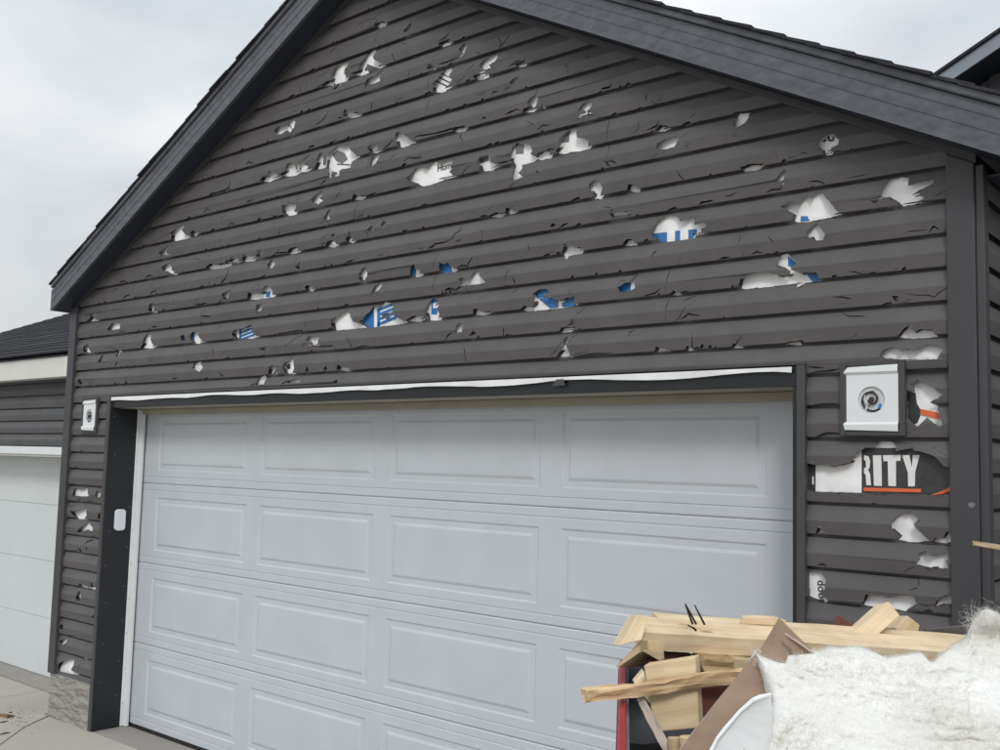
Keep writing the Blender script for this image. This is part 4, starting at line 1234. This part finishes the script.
# 6 rough end and smooth piece under the stud
plank('wood_board', at(704, 656, 2.03), at(737, 658.5, 2.05), fh, .05, -.030, 'pine_rough', 'rough barky board end below the long stud', 'lumber', rough=.002, group=GP)
plank('wood_board', at(735, 658.5, 2.045), at(800, 664, 2.08), fh, .05, -.031, 'pine_dull', 'smooth board half hidden behind the brown cardboard', 'lumber', group=GP)
plank('wood_board', at(652, 653, 2.06), at(696, 655.5, 2.09), fh, .03, -.017, 'rust_wood', 'reddish brown lath between the long stud and the broad offcut', 'lumber', group=GP)
plank('wood_board', at(700, 688, 1.93), at(735, 684, 1.98), fh, .04, -.05, 'rust_wood', 'dark reddish wood scrap in the gap beside the cardboard', 'lumber', group=GP)
# 7 the split stick poking out to the left
plank('wood_stick', at(586.5, 690.5, 1.80), at(748, 671, 1.93), fh, .020, -.0215, 'pine_rough', 'rough split stick poking out of the bin to the left', 'stick', rough=.0024, n=70)
# 8 bits at the bottom
def roundbit(px, py, qx, qy, dep, r, m, label):
    o = MB().tube([at(px, py, dep), at((px+qx)/2, (py+qy)/2, dep-.01), at(qx, qy, dep-.03)], [r*.9, r, r*.95], 12).build('wood_offcut', m, bevel=.002); tag(o, label, 'lumber', GP)
roundbit(674, 737, 676, 790, 1.72, .013, 'pine_dull', 'weathered round offcut standing below the broad offcut, left of two')
roundbit(688, 736, 690, 800, 1.70, .017, 'pine_rough', 'tan rounded offcut standing next to the cardboard foot')
plank('wood_stick', at(637, 700, 1.86), at(668, 760, 1.70), fh, .010, .014, 'cardboard_edge', 'grey beige strip leaning down inside the bin wall', 'strip', rough=.001, n=10)
# 9 behind the stud
plank('wood_block', at(888.6, 601.4, 2.28), at(850, 636.5, 2.24), rh+up_*-.55, .038, -.060, 'pine', 'stud offcut rising at a slant behind the long stud', 'lumber', group=GP)
q = [at(895.5, 628, 2.33), at(907.5, 615.6, 2.34), at(920, 625, 2.33), at(917, 636, 2.33), at(899, 636, 2.33)]
slabpoly('wood_block', q, fh*.07-up_*.01, 'pine_pale', 'pale pointed block right of the slanting offcut', 'lumber')
q = [at(839, 634, 2.30), at(845.5, 618.5, 2.31), at(853.5, 626, 2.31), at(854, 636, 2.31)]
slabpoly('wood_block', q, fh*.06, 'rust_wood', 'small reddish brown block peeping over the long stud', 'lumber')
q = [at(926, 629, 2.36), at(968, 625.4, 2.36), at(1010, 623, 2.37), at(1010, 650, 2.36), at(926, 645, 2.35)]
slabpoly('siding_scrap', q, fh*.012, 'siding', 'dark siding scrap lying behind the right end of the stud', 'siding scrap', group=None)
q = [at(744, 617.0, 2.17), at(756, 616.2, 2.18), at(776, 617.2, 2.19), at(787, 621, 2.19), at(780, 626, 2.19), at(742, 624, 2.17)]
slabpoly('wood_block', q, fh*.02, 'pine_pale', 'thin splinter of pine behind the long stud near the cardboard', 'lumber')
# 10 cardboard: folded sheet leaning in the bin
def leaf_sheet(name, pts, th, m, parent=None, label=None, cat=None):
    o = mobj(name, pts, [tuple(range(len(pts)))], m, parent, solid=th)
    if label: tag(o, label, cat)
    return o
cb = [(778,619,1.90),(800,641,1.88),(816,655,1.86),(800,672,1.80),(775,700,1.72),(748,735,1.58),(728,762,1.50),(712,785,1.44),(656,785,1.42),(680,750,1.52),(716,704,1.70),(742,671,1.80),(763,645,1.86)]
cpts = [at(*p) for p in cb]
fold = [(772,646,1.87),(752,676,1.795),(726,708,1.69),(692,752,1.53),(668,785,1.435)]
fp = [at(*p)-fh*.004 for p in fold]
v = cpts+fp
f = [(0,13,12),(12,13,14,11),(11,14,15,10),(10,15,16,9),(9,16,17,8),(0,1,2,3,13),(13,3,4,14),(14,4,5,15),(15,5,6,16),(16,6,7,17),(17,7,8)]
card = mobj('cardboard', v, f, 'cardboard', solid=.005); tag(card, 'brown folded cardboard sheet leaning out of the bin', 'cardboard')
q = [at(785,634,1.85), at(815,653,1.80), at(826,662,1.80), at(800,662,1.82)]
mobj('cardboard_flap', q, [(0,1,2,3)], 'cardboard', card, solid=.005)
MB().tube([at(785,634,1.846), at(800,643.5,1.82), at(816,655,1.795)], .0022, 6).build('cardboard_edge', 'cardboard_edge', card)
MB().tube([at(763,646,1.856), at(742,672,1.796), at(716,705,1.696), at(680,751,1.516)], [.003,.0022,.0035,.003], 6).build('cardboard_edge', 'cardboard_edge', card)

# 11 the insulation batt
outline = [(745,652),(753,648),(760,655),(770,661),(786,664),(788,656),(800,652.5),(815,650.5),(830,648),(850,647),(866,650),(880,655),(893,657),(905,654),(914,652.5),(922,655),(930,662),(937,657),(950,648),(962,643),(969,634),(971,622),(978,614),(986,610),(995,612),(1003,617),(1020,612),(1045,590),(1070,572),(1100,562),(1150,560),(1200,580)]
def topy(x):
    for (a, ya), (b, yb) in zip(outline, outline[1:]):
        if x <= b: return ya+(yb-ya)*(x-a)/(b-a)
    return outline[-1][1]
left = [(640,753),(655,757),(670,764),(690,768.5),(705,769),(720,768),(740,766),(760,764),(800,760)]
def leftx(y):
    if y <= left[0][0]: return left[0][1]
    for (a, xa), (b, xb) in zip(left, left[1:]):
        if y <= b: return xa+(xb-xa)*(y-a)/(b-a)
    return left[-1][1]
NX, NYR = 190, 84; v, f = [], []
for j in range(NYR+1):
    t = j/NYR
    for i in range(NX+1):
        s = i/NX; x = 752+(1195-752)*s
        y0 = topy(x); y = y0+(805-y0)*t
        xl_ = leftx(y); x = xl_+(1195-xl_)*s
        y0 = topy(x); y = max(y0, y0+(805-y0)*t)
        dep = 1.83-.52*max(0, (y-640))/165
        if y < 640: dep = 1.83+.0012*(640-y)
        e = min(t/.07, s/.02, 1); dep += .055*(1-math.sqrt(max(0, 1-(1-e)**2)))
        p = at(x, y, dep)
        q = Vector((p.x*7, p.y*7, p.z*9))
        d = noise.fractal(q, .9, 2.1, 5)*.030+noise.noise(q*1.6+Vector((3, 1, 7)))*.022+abs(noise.noise(q*4.3))*.012+noise.fractal(q*11, .7, 2.2, 3)*.0045
        d += .008*math.sin(p.z*80+6*noise.noise(q*.7))*max(0, noise.noise(q*.5)+.3)
        k = .25+.75*e
        v.append(p-fh*d*k+up_*(noise.noise(q*6)*.006))
for j in range(NYR):
    for i in range(NX): a = j*(NX+1)+i; f.append((a, a+NX+1, a+NX+2, a+1))
# sides and back run down into the bin
n0 = len(v); per = [i for i in range(NX+1)]
for i in per: v.append(v[i]+fh*.05-up_*.06)
for i in per: v.append(v[i]+fh*.07-up_*.34)
for i in range(NX): f += [(i, i+1, n0+i+1, n0+i), (n0+i, n0+i+1, n0+NX+2+i, n0+NX+1+i)]
n1 = len(v)
for j in range(NYR+1): v.append(v[j*(NX+1)]+fh*.05-up_*.03)
for j in range(NYR+1): v.append(v[j*(NX+1)]+fh*.06+rh*.02-up_*.16)
for j in range(NYR): f += [(j*(NX+1), n1+j, n1+j+1, (j+1)*(NX+1)), (n1+j, n1+NYR+1+j, n1+NYR+2+j, n1+j+1)]
ins = mobj('insulation_batt', v, f, 'fibre', smooth=True)
tag(ins, 'torn white fibreglass insulation spilling over the right of the bin', 'insulation')
# loose fibres
rf = random.Random(3); sv_, sf_ = [], []
def strand(p, d0, ln, wd, curl):
    pts = [p]; d = d0.normalized()
    for _ in range(4):
        d = (d+Vector((rf.gauss(0, curl), rf.gauss(0, curl), rf.gauss(0, curl)))).normalized(); pts.append(pts[-1]+d*ln/4)
    n = len(sv_); side = d.cross(FW).normalized()*wd
    for i, q in enumerate(pts):
        k = 1-.7*i/4; sv_.append(q-side*k); sv_.append(q+side*k)
    for i in range(4): sf_.append((n+2*i, n+2*i+1, n+2*i+3, n+2*i+2))
for _ in range(46000):
    i = int((NX-1)*.66*rf.random()); j = int((NYR-1)*.80*rf.random()); a = j*(NX+1)+i
    p = v[a].lerp(v[a+NX+2], rf.random()); tt = (v[a+1]-v[a]).normalized()
    d = tt*rf.gauss(0, 1)+up_*rf.gauss(.05, .6)-fh*abs(rf.gauss(.2, .35))
    strand(p-fh*.001, d, rf.uniform(.005, .016), rf.uniform(.00012, .00028), .55)
for _ in range(5200):
    i = rf.randrange(NX); p = v[i]; strand(p+fh*.004, up_*abs(rf.gauss(.7, .4))+rh*rf.gauss(0, .6), rf.uniform(.002, .007), .0002, .7)
for _ in range(300):       # the curly tuft at the right
    p = at(rf.uniform(968, 1006), rf.uniform(614, 634), 1.84); strand(p, up_*rf.uniform(.2, 1)+rh*rf.gauss(0, .8), rf.uniform(.02, .05), .00026, .95)
for _ in range(50):
    p = at(rf.uniform(752, 764), rf.uniform(650, 668), 1.80); strand(p, up_*rf.uniform(0, 1)-rh*rf.uniform(.2, .8), rf.uniform(.008, .02), .00035, .35)
fo2 = mobj('loose_fibres', sv_, sf_, 'fibre_thin', ins); fo2['kind'] = 'stuff'
# paper facing with its printing
fc = [(771,694,1.71),(753,700,1.70),(740,712,1.655),(725,729,1.59),(717,739,1.555),(708,757,1.49),(700,785,1.42),(752,800,1.40),(768,762,1.50),(772,735,1.58),(773,712,1.66)]
fpts = [at(x_, y_, d_-.045) for x_, y_, d_ in fc]
fac = mobj('paper_facing', fpts, [tuple(range(len(fpts)))], 'paper', ins, solid=.0012)
tag(fac, 'pale paper facing with rows of small grey print')
MB().tube([at(x_, y_, d_-.048) for x_, y_, d_ in ((771,694,1.695),(760,697,1.69),(753,700,1.685),(740,711,1.645),(725,728.5,1.582),(717,738.5,1.548),(708,757,1.483))], [.002,.004,.0035,.0028,.003,.0025,.003], 7).build('paper_curl', 'strip_white', ins)
def ondep(x, y): 
    n = (fpts[3]-fpts[0]).cross(fpts[8]-fpts[0]); d = ray(x, y); return CAM+d*(((fpts[0]-CAM).dot(n))/d.dot(n))-fh*.014
for r_ in range(4):
    mb = MB(); x0, y0 = 721-r_*1.6, 738+r_*5.0
    x = x0; rr = random.Random(r_)
    while x < x0+30:
        wv = rr.uniform(1.5, 4); 
        def pt(a, b): return ondep(a, b+(a-x0)*.42)
        mb.add([pt(x, y0-.55), pt(x+wv, y0-.55), pt(x+wv, y0+.55), pt(x, y0+.55)], [(0,1,2,3)]); x += wv+.9
    mb.build('printed_line', 'flat_grey', ins)
# 12 the lath coming in from the right
plank('wood_stick', at(975.5, 540.5, 2.05), at(1120, 563, 2.08), fh, .012, -.013, 'pine_dull', 'thin tan lath poking in from the right edge before the post', 'stick', rough=.0007, n=16, taper=(.7, 1.0))

# ------------------------------------------------------------------ bits on the ground
def gpt(x, y):
    d = ray(x, y); z = -.02
    for _ in range(12):
        p = CAM+d*((z-CAM.z)/d.z); z = gz(p.x)
    return p
p = gpt(1, 718)
chip = plank('wood_chip', p+Vector((-.08, 0, .0)), p+Vector((.035, .03, .004)), Vector((0, 1, 0)), .04, .012, 'leaf', 'orange brown wood chip on the concrete at the left edge', 'wood chip', rough=.002, n=8)
for i, (x0, y0, x1, y1) in enumerate(((0,723,8,722),(6,716,16,716.5),(8,718.5,14,717),(9,713,12,713.5),(0,735,10,733))):
    a, b = gpt(x0, y0), gpt(x1, y1); a.z += .004; b.z += .004
    tw = MB().tube([a, a.lerp(b, .5)+Vector((0, .004, .002)), b], [.003, .004, .002], 6).build('twig', 'filth')
    tag(tw, 'dark twig scrap beside the wood chip on the concrete', 'twig', 'twig scraps near the wood chip')
mb = MB(); rg = random.Random(9)
for _ in range(160):
    px, py = rg.gauss(16, 14), rg.gauss(719, 7)
    if py < 700 or px < -40: continue
    c = gpt(px, py); s = rg.uniform(.001, .003); mb.box(c.x-s, c.x+s, c.y-s, c.y+s, c.z, c.z+s)
tag(mb.build('dirt_crumbs', 'leaf'), 'fine brown crumbs scattered on the concrete', 'dirt', kind='stuff')
